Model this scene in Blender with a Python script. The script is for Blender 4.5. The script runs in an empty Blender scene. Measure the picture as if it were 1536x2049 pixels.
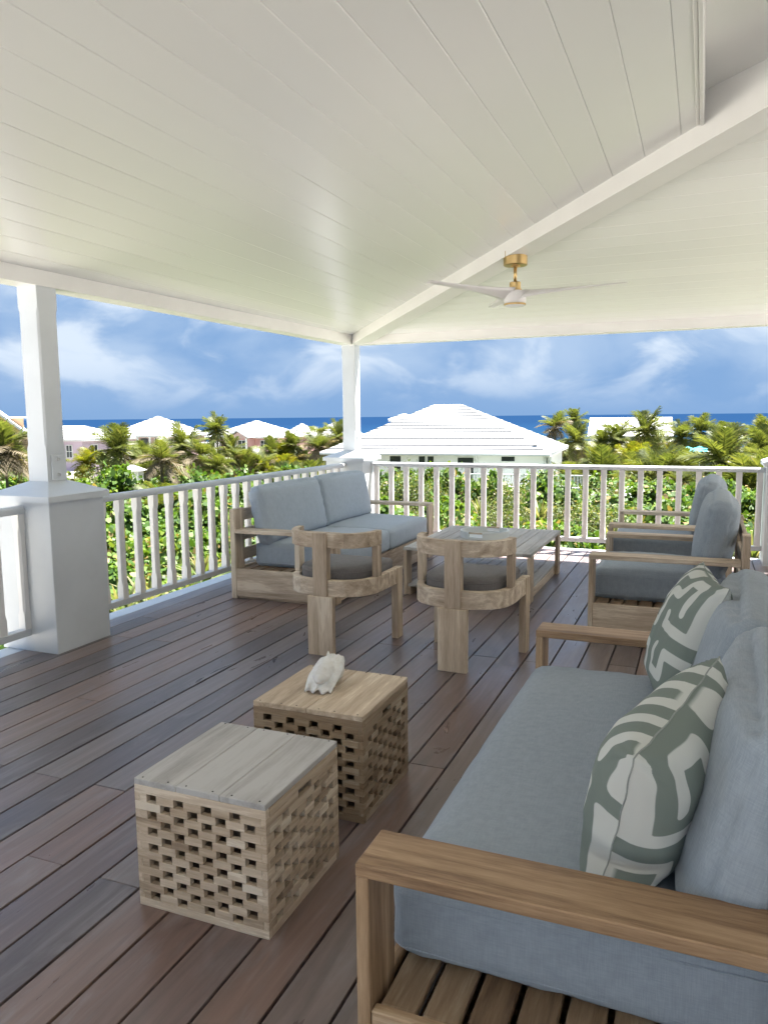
import bpy, math, random
import numpy as np
from mathutils import Vector, Matrix, noise as mnoise

R = math.radians
SC = bpy.context.scene
COL = SC.collection
random.seed(7)

# ------------------------------------------------------------------ camera
def setup_camera():
    pit, rol, yaw = R(7.052), R(-0.5585), R(22.426)
    fw = Vector((-math.sin(yaw)*math.cos(pit), math.cos(yaw)*math.cos(pit), -math.sin(pit)))
    r0 = Vector((math.cos(yaw), math.sin(yaw), 0)); u0 = r0.cross(fw)
    r = r0*math.cos(rol) + u0*math.sin(rol); u = -r0*math.sin(rol) + u0*math.cos(rol)
    cd = bpy.data.cameras.new('camera'); co = bpy.data.objects.new('camera', cd); COL.objects.link(co)
    b = -fw
    co.matrix_world = Matrix(((r.x, u.x, b.x, 0), (r.y, u.y, b.y, 0), (r.z, u.z, b.z, 1.6), (0, 0, 0, 1)))
    cd.sensor_fit = 'HORIZONTAL'; cd.sensor_width = 36.0; cd.lens = 36.0*1544.84/1536.0
    cd.clip_start = 0.05; cd.clip_end = 90000
    SC.camera = co
setup_camera()

# ------------------------------------------------------------------ world, sun, exposure
SUN_EL, SUN_AZ = R(70), R(32)            # azimuth measured from +Y towards +X
SKY_STRENGTH = 0.10
SUN_STRENGTH = 5.0
EXPOSURE = 2.7

def setup_world():
    w = bpy.data.worlds.new('World'); SC.world = w; w.use_nodes = True
    nt = w.node_tree; N = nt.nodes; L = nt.links; N.clear()
    out = N.new('ShaderNodeOutputWorld'); bg = N.new('ShaderNodeBackground')
    L.new(bg.outputs[0], out.inputs[0]); bg.inputs[1].default_value = SKY_STRENGTH
    sky = N.new('ShaderNodeTexSky'); sky.sky_type = 'NISHITA'; sky.sun_disc = False
    sky.sun_elevation = SUN_EL; sky.sun_rotation = SUN_AZ; sky.air_density = 1.0; sky.dust_density = 0.3; sky.ozone_density = 2.0
    tc = N.new('ShaderNodeTexCoord'); sep = N.new('ShaderNodeSeparateXYZ'); L.new(tc.outputs['Generated'], sep.inputs[0])
    mp = N.new('ShaderNodeMapping'); mp.inputs['Location'].default_value = (3.1, 1.7, 0.35); mp.inputs['Scale'].default_value = (1.0, 1.0, 1.9); L.new(tc.outputs['Generated'], mp.inputs[0])
    n1 = N.new('ShaderNodeTexNoise'); n1.inputs['Scale'].default_value = 4.2; n1.inputs['Detail'].default_value = 8; n1.inputs['Roughness'].default_value = 0.5; n1.inputs['Distortion'].default_value = 0.3
    L.new(mp.outputs[0], n1.inputs['Vector'])
    n2 = N.new('ShaderNodeTexNoise'); n2.inputs['Scale'].default_value = 8.5; n2.inputs['Detail'].default_value = 7; n2.inputs['Roughness'].default_value = 0.5; n2.inputs['Distortion'].default_value = 0.5
    L.new(mp.outputs[0], n2.inputs['Vector'])
    r1 = N.new('ShaderNodeMapRange'); r1.interpolation_type = 'SMOOTHSTEP'; r1.inputs[1].default_value = 0.34; r1.inputs[2].default_value = 0.60; L.new(n1.outputs[0], r1.inputs[0])
    r2 = N.new('ShaderNodeMapRange'); r2.interpolation_type = 'SMOOTHSTEP'; r2.inputs[1].default_value = 0.45; r2.inputs[2].default_value = 0.66; L.new(n2.outputs[0], r2.inputs[0])
    # clouds thin out towards the horizon, which is a blue-grey bank all round
    hz = N.new('ShaderNodeMapRange'); hz.interpolation_type = 'SMOOTHSTEP'; hz.inputs[1].default_value = -0.01; hz.inputs[2].default_value = 0.085; L.new(sep.outputs[2], hz.inputs[0])
    m1 = N.new('ShaderNodeMath'); m1.operation = 'MULTIPLY'; L.new(r1.outputs[0], m1.inputs[0]); L.new(hz.outputs[0], m1.inputs[1])
    m2 = N.new('ShaderNodeMath'); m2.operation = 'MULTIPLY'; L.new(r2.outputs[0], m2.inputs[0]); L.new(hz.outputs[0], m2.inputs[1])
    bankf = N.new('ShaderNodeMapRange'); bankf.interpolation_type = 'SMOOTHSTEP'; bankf.inputs[1].default_value = 0.12; bankf.inputs[2].default_value = 0.70
    bankf.inputs[3].default_value = 1.0; bankf.inputs[4].default_value = 0.25; L.new(sep.outputs[2], bankf.inputs[0])
    def mix(fac, a, b):
        m = N.new('ShaderNodeMix'); m.data_type = 'RGBA'
        if fac is not None: L.new(fac, m.inputs[0])
        for s, v in ((6, a), (7, b)):
            if isinstance(v, tuple): m.inputs[s].default_value = (*v, 1)
            else: L.new(v, m.inputs[s])
        return m.outputs[2]
    k = 1.0/SKY_STRENGTH
    c = mix(bankf.outputs[0], sky.outputs[0], (0.038*k, 0.066*k, 0.113*k))
    c = mix(m1.outputs[0], c, (0.072*k, 0.097*k, 0.134*k))
    c = mix(m2.outputs[0], c, (0.116*k, 0.134*k, 0.157*k))
    L.new(c, bg.inputs[0])
setup_world()

def setup_sun():
    ld = bpy.data.lights.new('sun', 'SUN'); ld.energy = SUN_STRENGTH; ld.angle = R(0.53); ld.color = (1.0, 0.965, 0.91)
    lo = bpy.data.objects.new('sun', ld); COL.objects.link(lo)
    d = Vector((math.cos(SUN_EL)*math.sin(SUN_AZ), math.cos(SUN_EL)*math.cos(SUN_AZ), math.sin(SUN_EL)))
    lo.rotation_euler = d.to_track_quat('Z', 'Y').to_euler(); lo.location = (0, 0, 30)
setup_sun()
SC.view_settings.view_transform = 'Standard'; SC.view_settings.look = 'None'
SC.view_settings.gamma = 1.0; SC.view_settings.use_curve_mapping = False
SC.view_settings.exposure = EXPOSURE
SC.render.engine = 'CYCLES'
SC.cycles.max_bounces = 6; SC.cycles.diffuse_bounces = 4; SC.cycles.glossy_bounces = 3
SC.cycles.transmission_bounces = 4; SC.cycles.transparent_max_bounces = 4
SC.cycles.use_denoising = True; SC.cycles.use_adaptive_sampling = True; SC.cycles.adaptive_threshold = 0.02
SC.cycles.sample_clamp_indirect = 6.0
SC.cycles.caustics_reflective = False; SC.cycles.caustics_refractive = False

# ------------------------------------------------------------------ mesh helpers
def link(o, parent=None, loc=None):
    COL.objects.link(o)
    if parent is not None: o.parent = parent
    if loc is not None: o.location = loc
    return o
def obj(name, V, F, mat, parent=None, loc=(0, 0, 0), smooth=False):
    me = bpy.data.meshes.new(name); me.from_pydata([tuple(v) for v in V], [], F); me.validate()
    if mat is not None: me.materials.append(mat)
    if smooth: me.polygons.foreach_set('use_smooth', [True]*len(me.polygons))
    o = bpy.data.objects.new(name, me)
    return link(o, parent, loc)
def inst(name, me, parent=None, loc=(0, 0, 0), rot=(0, 0, 0), scale=(1, 1, 1)):
    o = bpy.data.objects.new(name, me); link(o, parent, loc); o.rotation_euler = rot; o.scale = scale
    return o
def thing(name, label, cat, loc=(0, 0, 0), rotz=0.0, group=None, kind=None):
    o = bpy.data.objects.new(name, None); link(o, None, loc); o.rotation_euler = (0, 0, rotz); o.empty_display_size = 0.1
    return tag(o, label, cat, group, kind)
def tag(o, label, cat, group=None, kind=None):
    o['label'] = label; o['category'] = cat
    if group: o['group'] = group
    if kind: o['kind'] = kind
    return o
def copy_tree(o, parent=None):
    c = o.copy(); COL.objects.link(c); c.parent = parent
    for ch in list(o.children): copy_tree(ch, c)
    return c
def cbox(x0, x1, y0, y1, z0, z1, c=0.003):
    """chamfered box, 24 vertices"""
    V = []; idx = {}
    for sx in (0, 1):
        for sy in (0, 1):
            for sz in (0, 1):
                X, Y, Z = (x0, x1)[sx], (y0, y1)[sy], (z0, z1)[sz]
                ix, iy, iz = X+(c, -c)[sx], Y+(c, -c)[sy], Z+(c, -c)[sz]
                for a, p in (('x', (X, iy, iz)), ('y', (ix, Y, iz)), ('z', (ix, iy, Z))):
                    idx[(sx, sy, sz, a)] = len(V); V.append(p)
    F = []
    g = lambda sx, sy, sz, a: idx[(sx, sy, sz, a)]
    for s in (0, 1):
        f = [g(s, 0, 0, 'x'), g(s, 1, 0, 'x'), g(s, 1, 1, 'x'), g(s, 0, 1, 'x')]; F.append(f if s else f[::-1])
        f = [g(0, s, 0, 'y'), g(0, s, 1, 'y'), g(1, s, 1, 'y'), g(1, s, 0, 'y')]; F.append(f if s else f[::-1])
        f = [g(0, 0, s, 'z'), g(1, 0, s, 'z'), g(1, 1, s, 'z'), g(0, 1, s, 'z')]; F.append(f if s else f[::-1])
    for a in (0, 1):
        for b in (0, 1):
            f = [g(a, b, 0, 'x'), g(a, b, 0, 'y'), g(a, b, 1, 'y'), g(a, b, 1, 'x')]; F.append(f if a != b else f[::-1])
            f = [g(a, 0, b, 'x'), g(a, 0, b, 'z'), g(a, 1, b, 'z'), g(a, 1, b, 'x')]; F.append(f[::-1] if a != b else f)
            f = [g(0, a, b, 'y'), g(0, a, b, 'z'), g(1, a, b, 'z'), g(1, a, b, 'y')]; F.append(f if a != b else f[::-1])
            for k in (0, 1):
                f = [g(a, b, k, 'x'), g(a, b, k, 'y'), g(a, b, k, 'z')]; F.append(f if (a+b+k) % 2 else f[::-1])
    return V, F
def box(name, x0, x1, y0, y1, z0, z1, mat, parent=None, c=0.003):
    cx, cy, cz = (x0+x1)/2, (y0+y1)/2, (z0+z1)/2
    V, F = cbox(x0-cx, x1-cx, y0-cy, y1-cy, z0-cz, z1-cz, c)
    return obj(name, V, F, mat, parent, (cx, cy, cz))
def hexa(name, P, mat, parent=None):
    """eight corners: bottom ring then top ring"""
    return obj(name, P, [(3, 2, 1, 0), (4, 5, 6, 7), (0, 1, 5, 4), (1, 2, 6, 5), (2, 3, 7, 6), (3, 0, 4, 7)], mat, parent)
def rings(sections, close=True, cap=True):
    """sections: list of equal-length vertex rings"""
    V = []; F = []; n = len(sections[0])
    for s in sections: V += list(s)
    for i in range(len(sections)-1):
        for j in range(n if close else n-1):
            a = i*n+j; b = i*n+(j+1) % n
            F.append((a, b, b+n, a+n))
    if cap:
        F.append(tuple(range(n-1, -1, -1))); F.append(tuple((len(sections)-1)*n+j for j in range(n)))
    return V, F
def lathe(profile, n=32, c=(0, 0, 0), cap=True):
    return rings([[(c[0]+r*math.cos(2*math.pi*j/n), c[1]+r*math.sin(2*math.pi*j/n), c[2]+z) for j in range(n)] for r, z in profile], True, cap)
def tube(pts, rad, n=8):
    secs = []; m = len(pts)
    pts = [Vector(p) for p in pts]
    for i, p in enumerate(pts):
        d = (pts[min(i+1, m-1)]-pts[max(i-1, 0)]).normalized()
        a = d.cross(Vector((0, 0, 1)))
        if a.length < 1e-3: a = Vector((1, 0, 0))
        a.normalize(); b = a.cross(d)
        r = rad[i] if isinstance(rad, (list, tuple)) else rad
        secs.append([tuple(p+a*r*math.cos(t)+b*r*math.sin(t)) for t in [2*math.pi*j/n for j in range(n)]])
    return rings(secs)
def octring(w, c, z, cx=0, cy=0):
    h = w/2
    return [(cx-h+c, cy-h, z), (cx+h-c, cy-h, z), (cx+h, cy-h+c, z), (cx+h, cy+h-c, z), (cx+h-c, cy+h, z), (cx-h+c, cy+h, z), (cx-h, cy+h-c, z), (cx-h, cy-h+c, z)]

# ------------------------------------------------------------------ materials
MATS = {}
def new_mat(name):
    m = bpy.data.materials.new(name); m.use_nodes = True; nt = m.node_tree
    b = nt.nodes['Principled BSDF']
    return m, nt, b
def nd(nt, t, **kw):
    n = nt.nodes.new(t)
    for k, v in kw.items():
        if hasattr(n, k): setattr(n, k, v)
        else: n.inputs[k.replace('_', ' ')].default_value = v
    return n
def ramp(nt, stops):
    r = nt.nodes.new('ShaderNodeValToRGB'); e = r.color_ramp.elements
    while len(e) < len(stops): e.new(0.5)
    for i, (p, c) in enumerate(stops): e[i].position = p; e[i].color = (*c, 1)
    return r
def bump(nt, b, height, strength, dist=0.01):
    n = nt.nodes.new('ShaderNodeBump'); n.inputs['Strength'].default_value = strength; n.inputs['Distance'].default_value = dist
    nt.links.new(height, n.inputs['Height']); nt.links.new(n.outputs[0], b.inputs['Normal'])
def paint(name, col, rough=0.4, var=0.03, bumps=0.0, scale=3.0, spec=0.5):
    m, nt, b = new_mat(name); L = nt.links
    tc = nd(nt, 'ShaderNodeTexCoord')
    n = nd(nt, 'ShaderNodeTexNoise', Scale=scale, Detail=5.0); L.new(tc.outputs['Object'], n.inputs['Vector'])
    r = ramp(nt, [(0.3, tuple(max(0, x*(1-var*2)) for x in col)), (0.7, tuple(min(1, x*(1+var)) for x in col))])
    L.new(n.outputs[0], r.inputs[0]); L.new(r.outputs[0], b.inputs['Base Color'])
    mr = nd(nt, 'ShaderNodeMapRange'); mr.inputs[3].default_value = rough*0.85; mr.inputs[4].default_value = min(1, rough*1.2)
    L.new(n.outputs[0], mr.inputs[0]); L.new(mr.outputs[0], b.inputs['Roughness'])
    b.inputs['Specular IOR Level'].default_value = spec
    if bumps:
        n2 = nd(nt, 'ShaderNodeTexNoise', Scale=scale*14, Detail=4.0); L.new(tc.outputs['Object'], n2.inputs['Vector'])
        bump(nt, b, n2.outputs[0], bumps, 0.004)
    return m
def wood(name, stops, axis='x', rough=0.55, grain=1.0, fine=0.5, objvar=0.25, figure=0.10):
    """long-grained wood; grain runs along the given local axis; each piece takes its own piece of grain and shade"""
    m, nt, b = new_mat(name); L = nt.links
    tc = nd(nt, 'ShaderNodeTexCoord'); oi = nd(nt, 'ShaderNodeObjectInfo')
    off = nd(nt, 'ShaderNodeVectorMath', operation='SCALE'); off.inputs[0].default_value = (37.0, 91.0, 53.0); L.new(oi.outputs['Random'], off.inputs[3])
    add = nd(nt, 'ShaderNodeVectorMath', operation='ADD'); L.new(tc.outputs['Object'], add.inputs[0]); L.new(off.outputs[0], add.inputs[1])
    mp = nd(nt, 'ShaderNodeMapping'); s = {'x': (1.1, 14, 14), 'y': (14, 1.1, 14), 'z': (14, 14, 1.1)}[axis]
    mp.inputs['Scale'].default_value = tuple(v*grain for v in s); L.new(add.outputs[0], mp.inputs[0])
    n = nd(nt, 'ShaderNodeTexNoise', Scale=1.0, Detail=6.0, Roughness=0.6, Distortion=0.8); L.new(mp.outputs[0], n.inputs['Vector'])
    n2 = nd(nt, 'ShaderNodeTexNoise', Scale=9.0, Detail=4.0, Roughness=0.7); L.new(mp.outputs[0], n2.inputs['Vector'])
    n3 = nd(nt, 'ShaderNodeTexNoise', Scale=2.3, Detail=3.0); L.new(add.outputs[0], n3.inputs['Vector'])
    a1 = nd(nt, 'ShaderNodeMath', operation='MULTIPLY_ADD'); L.new(n2.outputs[0], a1.inputs[0]); a1.inputs[1].default_value = fine; L.new(n.outputs[0], a1.inputs[2])
    a2 = nd(nt, 'ShaderNodeMath', operation='MULTIPLY_ADD'); L.new(oi.outputs['Random'], a2.inputs[0]); a2.inputs[1].default_value = objvar; L.new(a1.outputs[0], a2.inputs[2])
    a3 = nd(nt, 'ShaderNodeMath', operation='MULTIPLY_ADD'); L.new(n3.outputs[0], a3.inputs[0]); a3.inputs[1].default_value = 0.35; L.new(a2.outputs[0], a3.inputs[2])
    wv = nd(nt, 'ShaderNodeTexWave'); wv.wave_type = 'BANDS'; wv.bands_direction = {'x': 'Y', 'y': 'X', 'z': 'Y'}[axis]
    wv.inputs['Scale'].default_value = 0.32; wv.inputs['Distortion'].default_value = 14.0; wv.inputs['Detail'].default_value = 3.0; wv.inputs['Detail Scale'].default_value = 0.7
    L.new(mp.outputs[0], wv.inputs['Vector'])
    a4 = nd(nt, 'ShaderNodeMath', operation='MULTIPLY_ADD'); L.new(wv.outputs['Fac'], a4.inputs[0]); a4.inputs[1].default_value = figure; 
    sub = nd(nt, 'ShaderNodeMath', operation='SUBTRACT'); L.new(a3.outputs[0], sub.inputs[0]); sub.inputs[1].default_value = figure*0.5+0.24; L.new(sub.outputs[0], a4.inputs[2])
    r = ramp(nt, stops); L.new(a4.outputs[0], r.inputs[0])
    L.new(r.outputs[0], b.inputs['Base Color'])
    b.inputs['Roughness'].default_value = rough
    bump(nt, b, n2.outputs[0], 0.25, 0.003)
    return m
def cloth(name, col, col2, weave=420.0, rough=0.9, heather=0.5, sheen=0.15):
    m, nt, b = new_mat(name); L = nt.links
    tc = nd(nt, 'ShaderNodeTexCoord')
    outs = []
    for sc in ((weave, weave*0.06, weave*0.06), (weave*0.06, weave, weave*0.06), (weave*0.08, weave*0.08, weave)):
        mp = nd(nt, 'ShaderNodeMapping'); mp.inputs['Scale'].default_value = sc; L.new(tc.outputs['Object'], mp.inputs[0])
        n = nd(nt, 'ShaderNodeTexNoise', Scale=1.0, Detail=2.0); L.new(mp.outputs[0], n.inputs['Vector']); outs.append(n)
    a = nd(nt, 'ShaderNodeMath', operation='ADD'); L.new(outs[0].outputs[0], a.inputs[0]); L.new(outs[1].outputs[0], a.inputs[1])
    a2 = nd(nt, 'ShaderNodeMath', operation='ADD'); L.new(a.outputs[0], a2.inputs[0]); L.new(outs[2].outputs[0], a2.inputs[1])
    a3 = nd(nt, 'ShaderNodeMath', operation='MULTIPLY'); L.new(a2.outputs[0], a3.inputs[0]); a3.inputs[1].default_value = 1/3
    lo = 0.5-0.25*heather
    r = ramp(nt, [(0.36, col2), (0.62, col)]); L.new(a3.outputs[0], r.inputs[0]); L.new(r.outputs[0], b.inputs['Base Color'])
    b.inputs['Roughness'].default_value = rough; b.inputs['Specular IOR Level'].default_value = 0.2
    b.inputs['Sheen Weight'].default_value = sheen
    bump(nt, b, a3.outputs[0], 0.35, 0.002)
    return m

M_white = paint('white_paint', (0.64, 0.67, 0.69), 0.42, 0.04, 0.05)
def board_paint(name, col, rough):
    """satin paint, each board very slightly its own shade"""
    m, nt, b = new_mat(name); L = nt.links
    oi = nd(nt, 'ShaderNodeObjectInfo'); r = ramp(nt, [(0.0, tuple(x*0.972 for x in col)), (1.0, tuple(min(0.9, x*1.012) for x in col))]); L.new(oi.outputs['Random'], r.inputs[0]); L.new(r.outputs[0], b.inputs['Base Color'])
    tc = nd(nt, 'ShaderNodeTexCoord'); n = nd(nt, 'ShaderNodeTexNoise', Scale=0.9, Detail=2.0); L.new(tc.outputs['Object'], n.inputs['Vector']); bump(nt, b, n.outputs[0], 0.10, 0.02)
    b.inputs['Roughness'].default_value = rough
    return m
M_ceil = board_paint('ceiling_paint', (0.87, 0.87, 0.85), 0.26)
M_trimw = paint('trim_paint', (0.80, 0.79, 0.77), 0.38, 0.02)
TEAK = [(0.52, (0.202, 0.117, 0.061)), (0.72, (0.357, 0.227, 0.125)), (0.92, (0.487, 0.334, 0.200)), (1.15, (0.597, 0.441, 0.285))]
TEAKG = [(0.50, (0.250, 0.181, 0.127)), (0.72, (0.456, 0.351, 0.250)), (0.92, (0.620, 0.505, 0.380)), (1.12, (0.757, 0.653, 0.518))]
TEAKP = [(0.50, (0.308, 0.221, 0.146)), (0.72, (0.518, 0.400, 0.279)), (0.95, (0.676, 0.555, 0.415)), (1.2, (0.782, 0.673, 0.529))]
M_teak = {a: wood('teak_'+a, TEAK, a) for a in 'xyz'}
M_slat = wood('shaded_teak_y', [(p, tuple(v*0.62 for v in c)) for p, c in TEAK], 'y')  # teak with the shade under the cushions put into its colour
M_teakg = {a: wood('weathered_teak_'+a, TEAKG, a, 0.7) for a in 'xyz'}
M_teakp = {a: wood('pale_teak_'+a, TEAKP, a, 0.68, objvar=0.24) for a in 'xyz'}
M_greyteak = {a: wood('silvered_teak_'+a, [(0.45, (0.25, 0.23, 0.21)), (0.72, (0.40, 0.38, 0.355)), (1.05, (0.54, 0.525, 0.50))], a, 0.7, objvar=0.4) for a in 'xyz'}
M_sofa = cloth('blue_grey_fabric', (0.345, 0.395, 0.445), (0.275, 0.32, 0.365))
M_sofa2 = cloth('skylit_blue_grey_fabric', (0.45, 0.515, 0.585), (0.37, 0.43, 0.495))  # fabric colour lightened for the sky light on the left sofa
M_taupe = cloth('taupe_fabric', (0.195, 0.18, 0.172), (0.14, 0.128, 0.122))
M_brass = paint('aged_brass', (0.52, 0.37, 0.17), 0.32, 0.05); M_brass.node_tree.nodes['Principled BSDF'].inputs['Metallic'].default_value = 1.0
M_fan = paint('fan_white', (0.74, 0.72, 0.72), 0.35, 0.01)
M_lens = paint('fan_lens', (0.85, 0.85, 0.85), 0.25, 0.0)
M_steel = paint('galvanised_bolt', (0.5, 0.5, 0.5), 0.4, 0.05)
M_dark = paint('near_black', (0.018, 0.013, 0.011), 0.8, 0.05)  # near black; under the deck it paints the shade between planks

def deck_material():
    m, nt, b = new_mat('weathered_ipe'); L = nt.links
    tc = nd(nt, 'ShaderNodeTexCoord'); oi = nd(nt, 'ShaderNodeObjectInfo')
    off = nd(nt, 'ShaderNodeVectorMath', operation='SCALE'); off.inputs[0].default_value = (51.0, 83.0, 29.0); L.new(oi.outputs['Random'], off.inputs[3])
    add = nd(nt, 'ShaderNodeVectorMath', operation='ADD'); L.new(tc.outputs['Object'], add.inputs[0]); L.new(off.outputs[0], add.inputs[1])
    mp = nd(nt, 'ShaderNodeMapping'); mp.inputs['Scale'].default_value = (26, 1.6, 26); L.new(add.outputs[0], mp.inputs[0])
    grain = nd(nt, 'ShaderNodeTexNoise', Scale=1.0, Detail=7.0, Roughness=0.65, Distortion=0.6); L.new(mp.outputs[0], grain.inputs['Vector'])
    mp2 = nd(nt, 'ShaderNodeMapping'); mp2.inputs['Scale'].default_value = (7, 1.7, 7); L.new(add.outputs[0], mp2.inputs[0])
    patch = nd(nt, 'ShaderNodeTexNoise', Scale=1.0, Detail=5.0, Roughness=0.6, Distortion=1.6); L.new(mp2.outputs[0], patch.inputs['Vector'])
    base = ramp(nt, [(0.0, (0.105, 0.086, 0.090)), (0.2, (0.205, 0.130, 0.106)), (0.4, (0.150, 0.120, 0.119)), (0.6, (0.225, 0.148, 0.121)), (0.8, (0.180, 0.148, 0.144)), (1.0, (0.250, 0.180, 0.150))])
    L.new(oi.outputs['Random'], base.inputs[0])
    # silvered patches
    pf = nd(nt, 'ShaderNodeMapRange'); pf.interpolation_type = 'SMOOTHSTEP'; pf.inputs[1].default_value = 0.45; pf.inputs[2].default_value = 0.75; pf.inputs[4].default_value = 0.5; L.new(patch.outputs[0], pf.inputs[0])
    mx = nd(nt, 'ShaderNodeMix', data_type='RGBA'); L.new(pf.outputs[0], mx.inputs[0]); L.new(base.outputs[0], mx.inputs[6]); mx.inputs[7].default_value = (0.27, 0.255, 0.265, 1)
    gr = nd(nt, 'ShaderNodeMapRange'); gr.inputs[1].default_value = 0.3; gr.inputs[2].default_value = 0.7; gr.inputs[3].default_value = 0.74; gr.inputs[4].default_value = 1.18; L.new(grain.outputs[0], gr.inputs[0])
    mul = nd(nt, 'ShaderNodeMix', data_type='RGBA', blend_type='MULTIPLY'); mul.inputs[0].default_value = 1.0
    L.new(mx.outputs[2], mul.inputs[6]); L.new(gr.outputs[0], mul.inputs[7])
    L.new(mul.outputs[2], b.inputs['Base Color'])
    rr = nd(nt, 'ShaderNodeMapRange'); rr.inputs[1].default_value = 0.3; rr.inputs[2].default_value = 0.7; rr.inputs[3].default_value = 0.26; rr.inputs[4].default_value = 0.46; L.new(patch.outputs[0], rr.inputs[0])
    L.new(rr.outputs[0], b.inputs['Roughness'])
    b.inputs['Specular IOR Level'].default_value = 0.6
    bump(nt, b, grain.outputs[0], 0.22, 0.003)
    return m
M_deck = deck_material()

def leaf_material(name, stops, trans=0.45, rough=0.45, attr=True):
    m, nt, b = new_mat(name); L = nt.links; N = nt.nodes
    at = nd(nt, 'ShaderNodeAttribute'); at.attribute_name = 'tint'
    oi = nd(nt, 'ShaderNodeObjectInfo')
    a = nd(nt, 'ShaderNodeMath', operation='MULTIPLY_ADD'); L.new(oi.outputs['Random'], a.inputs[0]); a.inputs[1].default_value = 0.22; L.new(at.outputs['Fac'], a.inputs[2])
    r = ramp(nt, stops); L.new(a.outputs[0], r.inputs[0]); L.new(r.outputs[0], b.inputs['Base Color'])
    b.inputs['Roughness'].default_value = rough; b.inputs['Specular IOR Level'].default_value = 0.2
    tr = N.new('ShaderNodeBsdfTranslucent')
    g = nd(nt, 'ShaderNodeMix', data_type='RGBA', blend_type='MULTIPLY'); g.inputs[0].default_value = 1.0; L.new(r.outputs[0], g.inputs[6]); g.inputs[7].default_value = (1.5, 1.5, 0.7, 1); L.new(g.outputs[2], tr.inputs[0])
    ms = N.new('ShaderNodeMixShader'); ms.inputs[0].default_value = trans
    L.new(b.outputs[0], ms.inputs[1]); L.new(tr.outputs[0], ms.inputs[2]); L.new(ms.outputs[0], N['Material Output'].inputs[0])
    return m
M_grape = leaf_material('sea_grape_leaf', [(0.0, (0.0200, 0.0486, 0.0105)), (0.35, (0.0486, 0.0999, 0.0152)), (0.7, (0.0884, 0.1485, 0.0190)), (0.95, (0.1427, 0.1941, 0.0314)), (1.12, (0.1941, 0.1427, 0.0571))], 0.28, 0.5)
M_scrub = leaf_material('scrub_leaf', [(0.0, (0.0246, 0.0388, 0.0118)), (0.4, (0.0561, 0.0839, 0.0205)), (0.8, (0.1053, 0.1292, 0.0351)), (1.1, (0.1825, 0.1550, 0.0760))], 0.35, 0.5)
M_palm = leaf_material('palm_frond', [(0.0, (0.0386, 0.0549, 0.0146)), (0.5, (0.0843, 0.1034, 0.0264)), (0.9, (0.1474, 0.1550, 0.0410)), (1.15, (0.2106, 0.1808, 0.0703))], 0.35, 0.4)
M_palmy = leaf_material('yellow_palm_frond', [(0.0, (0.0468, 0.0702, 0.0094)), (0.5, (0.1030, 0.1217, 0.0140)), (0.9, (0.1872, 0.1591, 0.0187)), (1.15, (0.2153, 0.1685, 0.0281))], 0.45, 0.4)
M_palmd = leaf_material('dry_palm_frond', [(0.0, (0.0749, 0.0562, 0.0328)), (0.5, (0.1404, 0.1123, 0.0702)), (1.1, (0.1966, 0.1638, 0.1123))], 0.25, 0.7)
M_strap = leaf_material('strap_leaf', [(0.0, (0.0468, 0.0796, 0.0187)), (0.5, (0.1123, 0.1404, 0.0421)), (1.1, (0.2153, 0.1966, 0.1123))], 0.35, 0.4)
M_trunk = paint('palm_trunk', (0.17, 0.15, 0.125), 0.85, 0.15, 0.4, 6.0)
M_stem = paint('shrub_stem', (0.17, 0.13, 0.10), 0.85, 0.15, 0.3, 6.0)

# ------------------------------------------------------------------ setting: terrain and sea
def terrain_h(x, y):
    r = math.hypot(x, y)
    def ss(a, b, t):
        t = min(1, max(0, (t-a)/(b-a))); return t*t*(3-2*t)
    z = -4.5 - 1.2*ss(50, 110, r) - 22*ss(130, 330, r)
    z += 0.5*mnoise.noise(Vector((x*0.06, y*0.06, 0)))*ss(8, 25, r)
    return z
def build_terrain():
    V = []; F = []; nr, na = 46, 72
    for i in range(nr):
        r = 600*(i/(nr-1))**1.9
        for j in range(na):
            a = 2*math.pi*j/na; x, y = r*math.cos(a), r*math.sin(a)
            V.append((x, y, terrain_h(x, y)))
    for i in range(nr-1):
        for j in range(na):
            a = i*na+j; b = i*na+(j+1) % na; F.append((a, b, b+na, a+na))
    m = paint('sandy_soil', (0.50, 0.47, 0.42), 0.95, 0.2, 0.5, 0.35)
    nt = m.node_tree
    o = obj('ground', V, F, m, smooth=True); tag(o, 'sandy soil under the coastal scrub', 'ground', kind='structure')
build_terrain()
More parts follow.
